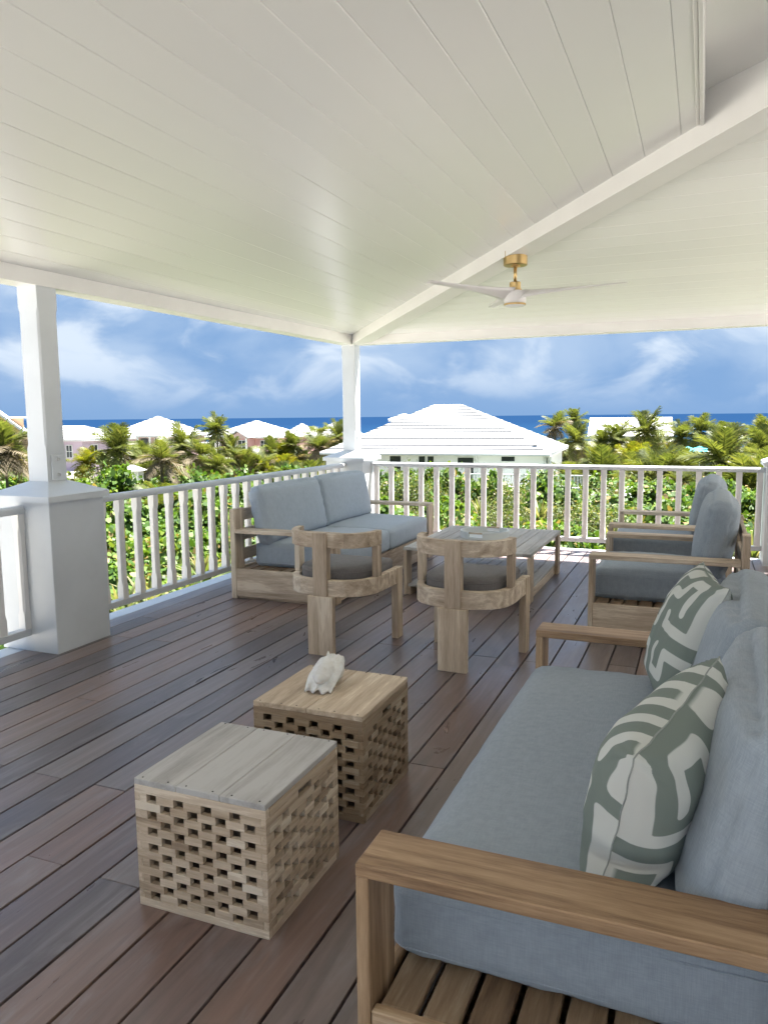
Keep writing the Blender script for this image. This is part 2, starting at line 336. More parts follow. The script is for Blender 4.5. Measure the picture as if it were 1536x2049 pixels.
def build_sea():
    m, nt, b = new_mat('sea_water'); L = nt.links
    tc = nd(nt, 'ShaderNodeTexCoord')
    ln = nd(nt, 'ShaderNodeVectorMath', operation='LENGTH'); L.new(tc.outputs['Object'], ln.inputs[0])
    n = nd(nt, 'ShaderNodeTexNoise', Scale=0.0009, Detail=5.0, Roughness=0.6); mp = nd(nt, 'ShaderNodeMapping'); mp.inputs['Scale'].default_value = (1, 3, 1)
    L.new(tc.outputs['Object'], mp.inputs[0]); L.new(mp.outputs[0], n.inputs['Vector'])
    f = nd(nt, 'ShaderNodeMath', operation='MULTIPLY_ADD'); L.new(n.outputs[0], f.inputs[0]); f.inputs[1].default_value = 700; L.new(ln.outputs[1], f.inputs[2])
    r = nd(nt, 'ShaderNodeMapRange'); r.inputs[1].default_value = 500; r.inputs[2].default_value = 2600; L.new(f.outputs[0], r.inputs[0])
    cr = ramp(nt, [(0.0, (0.018, 0.062, 0.075)), (0.18, (0.008, 0.029, 0.058)), (0.5, (0.0078, 0.0255, 0.060)), (1.0, (0.0066, 0.0210, 0.053))])
    L.new(r.outputs[0], cr.inputs[0]); L.new(cr.outputs[0], b.inputs['Base Color'])
    b.inputs['Roughness'].default_value = 0.7; b.inputs['Specular IOR Level'].default_value = 0.0
    w = nd(nt, 'ShaderNodeTexNoise', Scale=0.15, Detail=4.0); L.new(tc.outputs['Object'], w.inputs['Vector']); bump(nt, b, w.outputs[0], 0.6, 1.0)
    V = []; F = []; na = 96; rs = [0, 150, 400, 1000, 3000, 9000, 25000, 60000]
    for rr in rs:
        for j in range(na):
            a = 2*math.pi*j/na; V.append((rr*math.cos(a), rr*math.sin(a), -19))
    for i in range(len(rs)-1):
        for j in range(na):
            a = i*na+j; c = i*na+(j+1) % na; F.append((a, c, c+na, a+na))
    o = obj('sea', V, F, m); tag(o, 'deep blue sea reaching to the horizon', 'sea', kind='structure')
build_sea()

# ------------------------------------------------------------------ deck
PITCH = 0.1747
def build_deck():
    d = thing('deck', 'weathered reddish grey hardwood deck of long planks', 'deck', kind='structure')
    seams = {-6: [1.97], -4: [1.96, 6.3], -9: [2.49, 7.4], -7: [2.50, 4.92], -11: [2.49, 5.6], -17: [4.92], -15: [4.92], -14: [4.41], -16: [4.40], 0: [6.31, 3.2], -1: [4.88], 1: [4.88], -3: [4.91, 2.1], -5: [4.91], -8: [6.34], -12: [3.3, 6.9], -10: [5.3], -2: [2.4, 7.1], -13: [5.9, 2.2], 2: [3.9, 7.3], 3: [6.2, 2.6], 4: [5.0]}
    rnd = random.Random(3)
    for k in range(-18, 22):
        x0 = -1.207+k*PITCH; x1 = x0+PITCH
        ys = sorted(seams.get(k, [rnd.uniform(1, 3), rnd.uniform(5, 8)]))
        ys = [-3.4] + [y for y in ys if y > -1.8] + [9.285]
        if rnd.random() < 0.6: ys = sorted(ys+[rnd.uniform(-1.0, 0.4)])
        for a, b in zip(ys[:-1], ys[1:]):
            dz = rnd.uniform(-0.0012, 0.0012)
            box('plank', x0+0.0045, x1-0.0045, a+0.0015, b-0.0015, -0.028+dz, dz, M_deck, d, 0.002)
    # near-black block colours in the shade of the plank gaps, then the white edge boards
    box('gap_shade_block', -4.33, 3.9, -3.4, 9.27, -0.30, -0.045, M_dark, d, 0.01)
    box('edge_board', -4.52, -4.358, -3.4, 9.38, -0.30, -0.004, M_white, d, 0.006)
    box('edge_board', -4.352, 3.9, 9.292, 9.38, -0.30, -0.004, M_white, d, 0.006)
build_deck()

# ------------------------------------------------------------------ porch: piers, railings, beams, ceiling, roof
POST_ME = None
def xl(y): return -4.29+0.08*(y-4.15)/5.0          # the left-hand side runs very slightly in
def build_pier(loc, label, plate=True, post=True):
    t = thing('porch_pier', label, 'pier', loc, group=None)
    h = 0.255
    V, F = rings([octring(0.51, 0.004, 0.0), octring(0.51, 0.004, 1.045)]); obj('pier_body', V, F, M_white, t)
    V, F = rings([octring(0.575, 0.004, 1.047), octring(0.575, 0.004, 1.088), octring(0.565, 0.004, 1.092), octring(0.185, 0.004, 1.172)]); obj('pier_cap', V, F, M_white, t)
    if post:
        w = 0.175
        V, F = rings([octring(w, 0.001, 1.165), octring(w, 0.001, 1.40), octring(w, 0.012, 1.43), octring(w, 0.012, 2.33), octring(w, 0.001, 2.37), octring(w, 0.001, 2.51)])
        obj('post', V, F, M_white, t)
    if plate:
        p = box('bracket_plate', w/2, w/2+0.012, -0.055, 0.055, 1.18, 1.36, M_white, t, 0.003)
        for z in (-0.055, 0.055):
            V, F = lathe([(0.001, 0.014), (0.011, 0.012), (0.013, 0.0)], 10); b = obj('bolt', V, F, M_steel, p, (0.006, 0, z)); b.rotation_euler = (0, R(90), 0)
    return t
build_pier((-4.289, 4.152, 0), 'large white square pier and post at left of the deck, nearest the viewer')
build_pier((xl(9.14)-0.0, 9.14, 0), 'white square pier and post at the far corner behind the sofa')
build_pier((0.881, 9.144, 0), 'white square pier cut off by the right edge, behind the armchairs', plate=False)
build_pier((-4.37, -0.95, 0), 'white square pier beyond the left edge of the view')

def baluster_mesh():
    w = 0.060
    V, F = rings([octring(w, 0.001, 0.160), octring(w, 0.001, 0.265), octring(w, 0.013, 0.30), octring(w, 0.013, 0.845), octring(w, 0.001, 0.885), octring(w, 0.001, 0.97)])
    me = bpy.data.meshes.new('baluster'); me.from_pydata(V, [], F); me.materials.append(M_trimw); return me
BAL = baluster_mesh()
def railing(p0, p1, start, pitch, label):
    """p0, p1: plan ends of the rail; balusters every `pitch` from `start` metres along it"""
    a = Vector((*p0, 0)); b = Vector((*p1, 0)); ln = (b-a).length; ang = math.atan2(b.y-a.y, b.x-a.x)
    t = thing('porch_railing', label, 'railing', a, ang)
    sec = lambda x: [(x, -0.036, 0.966), (x, 0.036, 0.966), (x, 0.040, 0.985), (x, 0.038, 1.004), (x, 0.026, 1.018), (x, -0.026, 1.018), (x, -0.038, 1.004), (x, -0.040, 0.985)]
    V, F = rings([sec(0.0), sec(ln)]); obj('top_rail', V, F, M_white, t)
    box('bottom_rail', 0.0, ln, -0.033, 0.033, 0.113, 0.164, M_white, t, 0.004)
    s = start
    while s < ln-0.02:
        inst('baluster', BAL, t, (s, 0, 0)); s += pitch
    return t
railing((xl(4.4), 4.408), (xl(8.88), 8.884), 4.64-4.41-0.203, 0.203, 'long white railing along the left side, behind the sofa')
railing((-3.953, 9.19), (0.624, 9.19), 0.063, 0.2032, 'long white railing along the back, behind the coffee table')
railing((xl(-0.7), -0.69), (xl(3.9), 3.896), 0.10, 0.203, 'white railing at the left edge, on the near side of the large pier')
railing((1.138, 9.19), (3.9, 9.19), 0.1, 0.203, 'white railing continuing right of the armchairs, out of view')

def cz(x): return 3.24+0.15*x                         # left slope
def bz(y): return 2.612+0.15*(9.04-y)                 # back slope
TRAYX = -0.088
def build_ceiling():
    c = thing('ceiling', 'sloping white tongue and groove porch ceiling', 'ceiling', kind='structure')
    Y0 = -3.6
    def board(profile, ends):
        """profile: [(s, z)] ; ends: list of two functions of s giving the other coordinate"""
        pass
    ch = 0.004
    # left slope: boards run away from the viewer
    k = -1
    while True:
        x0 = -4.02+0.213*k; x1 = x0+0.213
        if x0 > TRAYX-0.01: break
        x1 = min(x1, TRAYX); x0 = max(x0, -4.30)
        g = 0.0006; pr = [(x0+ch, 0.0), (x1-ch, 0.0), (x1-g, ch), (x1-g, 0.02), (x0+g, 0.02), (x0+g, ch)]
        A = [(x, Y0, cz(x)+h) for x, h in pr]; B = [(x, min(9.1, 5.0-x), cz(x)+h) for x, h in pr]
        V, F = rings([A, B]); obj('ceiling_board', V, F, M_ceil, c); k += 1
    # back slope: boards run across
    j = -4
    while True:
        y0 = 5.25-0.2125+0.2125*j; y1 = y0+0.2125
        j += 1
        if y0 > 9.1: break
        if y0 < 4.22: y0 = 4.22
        g = 0.0006; pr = [(y0+ch, 0.0), (y1-ch, 0.0), (y1-g, ch), (y1-g, 0.02), (y0+g, 0.02), (y0+g, ch)]
        A = [(5.0-y, y, bz(y)+h) for y, h in pr]; B = [(y-3.4, y, bz(y)+h) for y, h in pr]
        V, F = rings([A, B]); obj('ceiling_board', V, F, M_ceil, c)
    # right slope, mirrored about x = 0.8
    for k in range(-1, 19):
        x0 = -4.02+0.213*k; x1 = min(x0+0.213, TRAYX); x0 = max(x0, -4.30)
        g = 0.0006; pr = [(x0+ch, 0.0), (x1-ch, 0.0), (x1-g, ch), (x1-g, 0.02), (x0+g, 0.02), (x0+g, ch)]
        A = [(1.6-x, Y0, cz(x)+h) for x, h in pr]; B = [(1.6-x, min(9.1, 5.0-x), cz(x)+h) for x, h in pr]
        V, F = rings([B, A]); obj('ceiling_board', V, F, M_ceil, c)
    # raised strip along the ridge with its edge mouldings
    zt = cz(TRAYX)
    box('tray_panel', TRAYX-0.12, 1.808, Y0, 5.15, zt+0.17, zt+0.19, M_ceil, c, 0.002)
    for s in (0, 1):
        f = lambda x: (1.6-x) if s else x
        xa, xb = sorted((f(TRAYX+0.004), f(TRAYX+0.026))); box('tray_moulding', xa, xb, Y0, 4.93, zt-0.016, zt+0.17, M_trimw, c, 0.004)
        xa, xb = sorted((f(TRAYX-0.016), f(TRAYX+0.003))); box('tray_moulding', xa, xb, Y0, 4.94, zt-0.011, zt+0.03, M_trimw, c, 0.004)
    # hip beams on the 45 degree lines
    for s in (0, 1):
        P = []
        for top in (0, 1):
            for cc, x in ((4.862, -4.22), (4.862, 0.78), (5.15, 0.78), (5.15, -4.00)):
                u = x if cc < 5 else x+0.145
                xx = u; yy = cc-u
                zc = 3.24+0.15*(x)
                if not top: z = zc-0.118
                else: z = zc+0.19
                if s: xx = 1.6-xx
                P.append((xx, yy, z))
        if s: P = [P[3], P[2], P[1], P[0], P[7], P[6], P[5], P[4]]
        hexa('hip_beam', P, M_trimw, c)
        # narrow strip on the far side of the beam, growing out of the back slope
        Q = []
        for top in (0, 1):
            for cc, x in ((5.152, -0.95), (5.152, 0.10), (5.205, 0.13), (5.165, -0.95)):
                yy = cc-x; zz = bz(yy)+(0.01 if top else -0.03)
                Q.append(((1.6-x) if s else x, yy, zz))
        if s: Q = [Q[3], Q[2], Q[1], Q[0], Q[7], Q[6], Q[5], Q[4]]
        hexa('beam_fillet', Q, M_trimw, c)
    return c
build_ceiling()
def build_beams():
    def skew(x0, x1, y0, y1, z0, z1, m):
        return [(xl(y0)+x0, y0, z0), (xl(y0)+x1, y0, z0), (xl(y1)+x1, y1, z0), (xl(y1)+x0, y1, z0), (xl(y0)+x0, y0, z1), (xl(y0)+x1, y0, z1), (xl(y1)+x1, y1, z1), (xl(y1)+x0, y1, z1)]
    o = hexa('eave_beam', skew(-0.085, 0.095, -3.6, 9.20, 2.505, 2.70, 0), M_trimw); tag(o, 'white eave beam over the left railing', 'beam', kind='structure')
    o = hexa('eave_beam', [(-4.1, 9.04, 2.503), (5.8, 9.04, 2.503), (5.8, 9.205, 2.503), (-4.1, 9.205, 2.503), (-4.1, 9.04, 2.72), (5.8, 9.04, 2.72), (5.8, 9.205, 2.72), (-4.1, 9.205, 2.72)], M_trimw); tag(o, 'white eave beam over the back railing', 'beam', kind='structure')
    o = hexa('eave_beam', [(5.8, -3.6, 2.505), (5.98, -3.6, 2.505), (5.98, 9.20, 2.505), (5.8, 9.20, 2.505), (5.8, -3.6, 2.7), (5.98, -3.6, 2.7), (5.98, 9.2, 2.7), (5.8, 9.2, 2.7)], M_trimw); tag(o, 'white eave beam on the right side, out of view', 'beam', kind='structure')
build_beams()
def build_roof():
    rf = paint('white_roof_paint', (0.78, 0.78, 0.77), 0.5, 0.03)
    x0, x1, y0, y1 = -4.42, 6.02, -3.8, 9.265
    V = [(x0, y0, 2.705), (x1, y0, 2.705), (x1, y1, 2.705), (x0, y1, 2.705), (x0, y0, 2.775), (x1, y0, 2.775), (x1, y1, 2.775), (x0, y1, 2.775), (-0.3, y0, 3.75), (1.9, y0, 3.75), (1.9, 4.9, 3.75), (-0.3, 4.9, 3.75)]
    F = [(0, 1, 5, 4), (1, 2, 6, 5), (2, 3, 7, 6), (3, 0, 4, 7), (4, 5, 9, 8), (5, 6, 10, 9), (6, 7, 11, 10), (7, 4, 8, 11), (8, 9, 10, 11)]
    o = obj('roof', V, F, rf); tag(o, 'white porch roof above the deck', 'roof', kind='structure')
build_roof()

def build_bounce_slab_and_wall():
    m = paint('bounce_slab', (0.64, 0.65, 0.66), 0.8, 0.06, 0.2, 1.5)
    o = box('terrace', -9.0, 12.0, -13.4, -6.2, -0.35, -0.02, m); tag(o, 'added pale slab behind the viewer, unseen, bouncing sunlight into the porch', 'terrace', kind='structure')  # added out-of-view slab that bounces sunlight up into the porch
    o = box('house_wall', 2.75, 2.95, -1.0, 4.6, -4.6, 3.0, M_white); tag(o, 'white house wall on the right of the porch, out of view', 'wall', kind='structure')
build_bounce_slab_and_wall()

# ------------------------------------------------------------------ soft shapes
def cushion_mesh(name, sx, sy, sz, mat, r=0.05, puff=(0.0, 0.0, 0.03), n=18, wr=0.006, seed=0, piping=True, dent=0.0):
    """box cushion centred on the origin; puff bulges each pair of faces; wrinkles by layered noise"""
    hx, hy, hz = sx/2, sy/2, sz/2
    V = []; F = []; cache = {}
    def put(u, v, w):
        key = (round(u, 5), round(v, 5), round(w, 5))
        if key in cache: return cache[key]
        p = Vector((u*hx, v*hy, w*hz))
        inner = Vector((max(-hx+r, min(hx-r, p.x)), max(-hy+r, min(hy-r, p.y)), max(-hz+r, min(hz-r, p.z))))
        d = p-inner
        if d.length > 1e-9: p = inner+d.normalized()*r
        fu, fv, fw = 1-abs(u)**3.2, 1-abs(v)**3.2, 1-abs(w)**3.2
        p.x += math.copysign(puff[0], u)*abs(u)**3*fv*fw**0.5
        p.y += math.copysign(puff[1], v)*abs(v)**3*fu*fw**0.5
        p.z += math.copysign(puff[2], w)*abs(w)**3*(fu*fv)**0.6
        if dent: p.z -= dent*max(0, w)*mnoise.noise(Vector((p.x*2.2+seed, p.y*2.2, 3.0)))
        q = Vector((p.x*7+seed*3.1, p.y*7, p.z*7))
        s = wr*(mnoise.noise(q)*0.8+0.5*mnoise.noise(q*2.7))
        # gathers running in from the edges
        e = max(abs(u)*abs(v), abs(u)*abs(w), abs(v)*abs(w))**6
        s += wr*1.3*e*math.sin(62*(p.x+p.y+p.z)+5*mnoise.noise(q))
        p += d.normalized()*s if d.length > 1e-9 else Vector((0, 0, 0))
        cache[key] = len(V); V.append(p); return cache[key]
    def g(m, ln):                              # denser towards the edges
        return [math.sin((i/m*2-1)*math.pi/2)*0.35+(i/m*2-1)*0.65 for i in range(m+1)]
    mx = max(sx, sy, sz)
    nn = [max(6, int(n*s/mx+4)) for s in (sx, sy, sz)]
    gx, gy, gz = g(nn[0], sx), g(nn[1], sy), g(nn[2], sz)
    def face(A, B, f, flip):
        for i in range(len(A)-1):
            for j in range(len(B)-1):
                q = [put(*f(A[i], B[j])), put(*f(A[i+1], B[j])), put(*f(A[i+1], B[j+1])), put(*f(A[i], B[j+1]))]
                if len(set(q)) == 4: F.append(tuple(q[::-1] if flip else q))
    face(gx, gy, lambda a, b: (a, b, 1), False); face(gx, gy, lambda a, b: (a, b, -1), True)
    face(gx, gz, lambda a, b: (a, -1, b), False); face(gx, gz, lambda a, b: (a, 1, b), True)
    face(gy, gz, lambda a, b: (1, a, b), False); face(gy, gz, lambda a, b: (-1, a, b), True)
    me = bpy.data.meshes.new(name); me.from_pydata([tuple(v) for v in V], [], F); me.materials.append(mat)
    me.polygons.foreach_set('use_smooth', [True]*len(me.polygons))
    return me
def seam_loop(name, sx, sy, z, r, rad, mat, parent, loc=(0, 0, 0)):
    """thin welt round a cushion in the XY plane"""
    pts = []
    hx, hy = sx/2, sy/2
    for cx, cy, a0 in ((hx-r, hy-r, 0), (-hx+r, hy-r, 90), (-hx+r, -hy+r, 180), (hx-r, -hy+r, 270)):
        for k in range(5):
            a = R(a0+k*22.5); pts.append((cx+r*math.cos(a), cy+r*math.sin(a), z))
    n = 5; secs = []
    m = len(pts)
    for i in range(m):
        p = Vector(pts[i]); d = (Vector(pts[(i+1) % m])-Vector(pts[i-1])).normalized(); a = d.cross(Vector((0, 0, 1)))
        secs.append([tuple(p+a*rad*math.cos(t)+Vector((0, 0, 1))*rad*math.sin(t)) for t in [2*math.pi*j/n for j in range(n)]])
    secs.append(secs[0])
    V, F = rings(secs, True, False)
    return obj(name, V, F, mat, parent, loc, smooth=True)

# ------------------------------------------------------------------ sofas and armchairs
def seat_unit(name, label, cat, loc, rotz, W, D, seats, backs, group=None, wm=None, fab=None, long_seat=False, seed=1, backtilt=12, backh=0.52, backt=0.22):
    """local +x is the front, the unit runs from y=0 to y=W"""
    wm = wm or M_teak; fab = fab or M_sofa
    t = thing(name, label, cat, loc, rotz, group)
    aw, th, ah, bh = 0.155, 0.032, 0.62, 0.27
    for y0 in (0.0, W-aw):
        box('arm_board', 0.052, D, y0, y0+aw, ah-th, ah, wm['x'], t)
        box('arm_post', D-th, D-0.0005, y0+0.0005, y0+aw-0.0005, 0.0, ah-th-0.0005, wm['z'], t)
        box('back_post', 0.0, 0.05, y0+0.0005, y0+aw-0.0005, 0.0, 0.80, wm['z'], t)
    for y0 in (0.003, W-0.033):
        box('side_panel', 0.052, D-th-0.002, y0, y0+0.03, 0.022, bh, wm['x'], t)
    box('front_panel', D-th+0.002, D-0.003, aw+0.001, W-aw-0.001, 0.022, bh, wm['y'], t)
    box('back_panel', 0.008, 0.04, aw+0.001, W-aw-0.001, 0.022, bh, wm['y'], t)
    box('plinth', 0.06, D-0.05, 0.02, W-0.02, 0.0, 0.05, wm['x'], t)
    x = D-th-0.012-0.084
    while x > 0.05:
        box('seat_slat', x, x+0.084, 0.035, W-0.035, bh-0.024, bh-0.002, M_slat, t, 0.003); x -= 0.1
    for z0 in (0.685, 0.505, 0.325):
        box('back_slat', 0.012, 0.038, aw+0.0005, W-aw-0.0005, z0, z0+0.105, wm['y'], t)
    s0, s1 = 0.18, W-0.18
    sl = (s1-s0)/seats
    for i in range(seats):
        zt = 0.205
        me = cushion_mesh('seat_cushion', D-0.14, sl-0.008, zt, fab, 0.042, (0.008, 0.006, 0.028), 26, 0.003, seed+i, dent=0.012)
        c = inst('seat_cushion', me, t, (0.135+(D-0.14)/2, s0+sl*(i+0.5), bh+zt/2+0.001))
        seam_loop('welt', D-0.14+0.002, sl-0.006, zt/2-0.034, 0.05, 0.0028, fab, c)
        seam_loop('welt', D-0.14+0.002, sl-0.006, -zt/2+0.034, 0.05, 0.0028, fab, c)
    bl = (s1-s0+0.06)/backs
    for i in range(backs):
        me = cushion_mesh('back_cushion', backt-0.08, bl-0.012, backh, fab, 0.055, (0.062, 0.010, 0.022), 40, 0.0045, seed+10+i)
        c = inst('back_cushion', me, t, (0.205, s0-0.03+bl*(i+0.5), 0.475+backh/2-0.012), (R(random.uniform(-1, 1)), R(-backtilt), R(random.uniform(-2, 2))))
    return t
# the big sofa at the right edge, facing left
seat_unit('sofa', 'long teak sofa with blue grey cushions in the right foreground', 'sofa', (0.345, 3.605, 0), math.pi, 2.155, 1.022, 1, 2, fab=M_sofa, seed=2, backtilt=14, backh=0.50, backt=0.23)
# the two seater with its back to the left railing
seat_unit('sofa', 'two seat teak sofa with blue grey cushions against the left railing', 'sofa', (-3.847, 5.735, 0), 0.0, 2.62, 1.012, 2, 2, fab=M_sofa2, seed=21, wm=M_teakg)
seat_unit('armchair', 'teak armchair with grey cushions, the nearer of the pair at right', 'armchair', (0.315, 6.70, 0), math.pi, 1.19, 1.03, 1, 1, 'teak armchairs', fab=M_sofa, seed=41, wm=M_teakg, backtilt=9, backh=0.54, backt=0.235)
seat_unit('armchair', 'teak armchair with grey cushions by the back railing, the farther of the pair', 'armchair', (0.27, 8.30, 0), math.pi, 1.17, 1.03, 1, 1, 'teak armchairs', fab=M_sofa, seed=61, wm=M_teakg, backtilt=9, backh=0.54, backt=0.235)

# ------------------------------------------------------------------ barrel chairs
def barrel_chair(loc, rotz, label, seed):
    t = thing('barrel_chair', label, 'chair', loc, rotz, 'barrel back chairs')
    hw = 0.325
    def path(front, n=14, h=hw, b=0.30, e=2.5):
        pts = []
        if front > b: pts.append((h, front))
        for i in range(n+1):
            a = math.pi*i/n                          # right side round the back to the left
            c, s = math.cos(a), math.sin(a)
            x = math.copysign(abs(c)**(2/e), c)*h; y = b-(abs(s)**(2/e))*b
            pts.append((x, y))
        if front > b: pts.append((-h, front))
        return pts
    def band(name, front, z0, z1, th, mat):
        o = [p for p in path(front) if p[1] <= front+1e-6]
        if front < 0.30: o = [(hw, front)]+o+[(-hw, front)]
        secs = []; c = 0.004; m = len(o)
        for k in range(m):
            a, b = o[max(k-1, 0)], o[min(k+1, m-1)]
            d = Vector((b[0]-a[0], b[1]-a[1])).normalized(); nv = Vector((d.y, -d.x))       # left-hand normal
            if nv.dot(Vector((0-o[k][0], 0.32-o[k][1]))) < 0: nv = -nv
            if k in (0, m-1): nv = Vector((-math.copysign(1, o[k][0]), 0))
            xo, yo = o[k]; xi, yi = xo+nv.x*th, yo+nv.y*th; q = nv*c
            secs.append([(xo+q.x, yo+q.y, z0), (xi-q.x, yi-q.y, z0), (xi, yi, z0+c), (xi, yi, z1-c), (xi-q.x, yi-q.y, z1), (xo+q.x, yo+q.y, z1), (xo, yo, z1-c), (xo, yo, z0+c)])
        V, F = rings(secs); return obj(name, V, F, mat, t)
    band('backrest', 0.285, 0.733, 0.834, 0.045, M_teakg['x'])
    band('seat_ring', 0.63, 0.405, 0.517, 0.05, M_teakg['x'])
    box('rear_leg', -0.095, 0.095, -0.018, 0.026, 0.0, 0.405, M_teakp['z'], t)
    box('back_post', -0.053, 0.053, -0.012, 0.050, 0.4055, 0.836, M_teakg['z'], t)
    for s in (-1, 1):
        a, b = sorted((s*(hw+0.006), s*(hw-0.044)))
        box('front_leg', a, b, 0.545, 0.640, 0.0, 0.519, M_teakp['z'], t)
        a, b = sorted((s*(hw-0.002), s*(hw-0.043)))
        box('arm_post', a, b, 0.215, 0.288, 0.5175, 0.7325, M_teakg['z'], t)
    box('cross_rail', -hw+0.05, hw-0.05, 0.57, 0.62, 0.42, 0.47, M_teakg['x'], t)
    # D shaped cushion
    prof = []
    o = path(0.60, h=0.268, b=0.25)
    o = [(x, y+0.062 if y < 0.59 else y) for x, y in o]
    levels = [(0.452, 0.97), (0.458, 0.995), (0.50, 1.0), (0.55, 1.0), (0.572, 0.985), (0.583, 0.93), (0.590, 0.75), (0.592, 0.4)]
    cx, cy = 0.0, 0.33
    secs = []
    for z, f in levels:
        secs.append([(cx+(x-cx)*f, cy+(y-cy)*f, z+0.004*mnoise.noise(Vector((x*6+seed, y*6, z*9)))) for x, y in o][::-1])
    V, F = rings(secs); obj('seat_cushion', V, F, M_taupe, t, smooth=True)
    V, F = tube([(x*1.004, (y-cy)*1.004+cy, 0.556) for x, y in o]+[(o[0][0]*1.004, (o[0][1]-cy)*1.004+cy, 0.556)], 0.0035, 6); obj('welt', V, F, M_taupe, t, smooth=True)
    return t
barrel_chair((-2.335, 4.53, 0), R(-1.5), 'barrel back wooden chair in front of the sofa, left of the two', 1)
barrel_chair((-1.405, 4.512, 0), R(-2.0), 'barrel back wooden chair in front of the coffee table, right of the two', 5)

# ------------------------------------------------------------------ coffee table and tray
def coffee_table():
    t = thing('coffee_table', 'low slatted silvery teak coffee table between sofa and armchairs', 'table', (-1.88, 7.13, 0))
    hx, hy, zt = 0.575, 0.735, 0.435
    g = M_greyteak
    for s in (-1, 1):
        a, b = sorted((s*hx, s*(hx-0.075))); box('top_frame', a, b, -hy, hy, zt-0.03, zt, g['y'], t)
        a, b = sorted((s*hy, s*(hy-0.075))); box('top_frame', -hx+0.0755, hx-0.0755, a, b, zt-0.03, zt-0.0005, g['x'], t)
        a, b = sorted((s*hx, s*(hx-0.032)))
        for q in (-1, 1):
            c, d = sorted((q*(hy-0.0005), q*(hy-0.135))); box('leg', a+0.0005, b-0.0005, c, d, 0.0, zt-0.0305, M_teakg['z'], t)
        a, b = sorted((s*(hx-0.034), s*(hx-0.064))); box('base_rail', a, b, -hy+0.005, hy-0.005, 0.0, 0.075, M_teakg['y'], t)
    n = 9; w = (2*hx-0.15)/n
    for i in range(n):
        x = -hx+0.075+i*w; box('top_slat', x+0.004, x+w-0.004, -hy+0.076, hy-0.076, zt-0.026, zt-0.001, g['y'], t)
    w = (2*hx-0.07)/10
    for i in range(10):
        x = -hx+0.035+i*w; box('shelf_slat', x+0.004, x+w-0.004, -hy+0.006, hy-0.006, 0.0755, 0.098, g['y'], t)
coffee_table()
def tray():
    m = paint('tray_lacquer', (0.70, 0.73, 0.72), 0.3, 0.01)
    t = thing('serving_tray', 'round white lacquered tray with two wooden handles on the coffee table', 'tray', (-1.92, 7.20, 0.4355), R(-8))
    V, F = lathe([(0.001, 0.0), (0.222, 0.0), (0.226, 0.004), (0.222, 0.010), (0.001, 0.010)], 56); obj('tray_floor', V, F, m, t)
    r0, r1 = 0.222, 0.234
    def wall(a0, a1, z0, z1, mat, name, rr0=r0, rr1=r1):
        n = max(2, int((a1-a0)/5)); secs = []
        for k in range(n+1):
            a = R(a0+(a1-a0)*k/n); c, s = math.cos(a), math.sin(a)
            secs.append([(rr0*c, rr0*s, z0), (rr1*c, rr1*s, z0), (rr1*c, rr1*s, z1), (rr0*c, rr0*s, z1)])
        V, F = rings(secs); return obj(name, V, F, mat, t)
    g = 17
    for a in (90, 270):
        wall(a+g, a+180-g, 0.002, 0.068, m, 'rim')
        wall(a-g, a+g, 0.002, 0.024, m, 'rim')
        wall(a-g, a+g, 0.056, 0.068, M_teakg['x'], 'handle', r0-0.002, r1+0.002)
tray()

# ------------------------------------------------------------------ lattice cube tables
def lattice_cube(loc, label, top_boards, mats, handle_row=1):
    t = thing('lattice_cube_table', label, 'side table', loc, 0.0, 'lattice cube side tables')
    S = 0.495; H = 0.443; th = 0.020; tb = 0.022
    nr = 15; rh = (H-tb)/nr; pitch = 0.1055; hole = 0.037
    cache = {}
    def blk(L, vert=False):
        key = round(L, 4)
        if key not in cache:
            V, F = cbox(-L/2, L/2, -th/2, th/2, -rh/2+0.0002, rh/2-0.0002, 0.0012)
            me = bpy.data.meshes.new('block'); me.from_pydata(V, [], F); me.materials.append(mats['x']); cache[key] = me
        return cache[key]
    rnd = random.Random(hash(label) % 1000)
    for side in range(4):
        ang = side*math.pi/2
        ca, sa = math.cos(ang), math.sin(ang)
        for r in range(nr):
            z = (r+0.5)*rh
            # finger joints: sides alternate which one runs through to the corner
            thr = (r+side) % 2 == 0
            u0, u1 = (-S/2, S/2) if thr else (-S/2+th, S/2-th)
            if r in (0, nr-1) or side in (2, 3): holes = []  # two unseen sides left solid to keep the inside dark
            else:
                off = 0.048 if r % 2 else 0.048+pitch/2
                holes = [(-S/2+off+i*pitch, -S/2+off+i*pitch+hole) for i in range(5)]
                holes = [h for h in holes if h[0] > -S/2+0.026 and h[1] < S/2-0.026]
                if side in (1, 3) and r == nr-2: holes = [(-0.045, 0.045)]
                if side in (1, 3) and r == nr-3: holes = [h for h in holes if abs((h[0]+h[1])/2) > 0.06]
            cur = u0
            for h0, h1 in holes+[(u1, u1)]:
                L = h0-cur
                if L > 0.006:
                    u = cur+L/2; v = -S/2+th/2-rnd.uniform(0, 0.0006)
                    inst('block', blk(L-0.0004), t, (u*ca-v*sa, u*sa+v*ca, z), (0, 0, ang))
                cur = h1
    w = S/top_boards
    for i in range(top_boards):
        box('top_board', -S/2+i*w+0.0006, -S/2+(i+1)*w-0.0006, -S/2-0.001, S/2+0.001, H-tb, H-rnd.uniform(0, 0.0006), mats['top'], t, 0.0025)
    nail = lathe([(0.0035, 0.0), (0.003, 0.0008), (0.0005, 0.001)], 6)
    for i in range(3):
        for s in (-1, 1):
            for q in (-1, 1):
                obj('nail', nail[0], nail[1], M_dark, t, (-0.17+0.17*i+0.05*q, s*(S/2-0.012), H))
    return t
PALE = dict(M_teakp); PALE['top'] = M_greyteak['y']
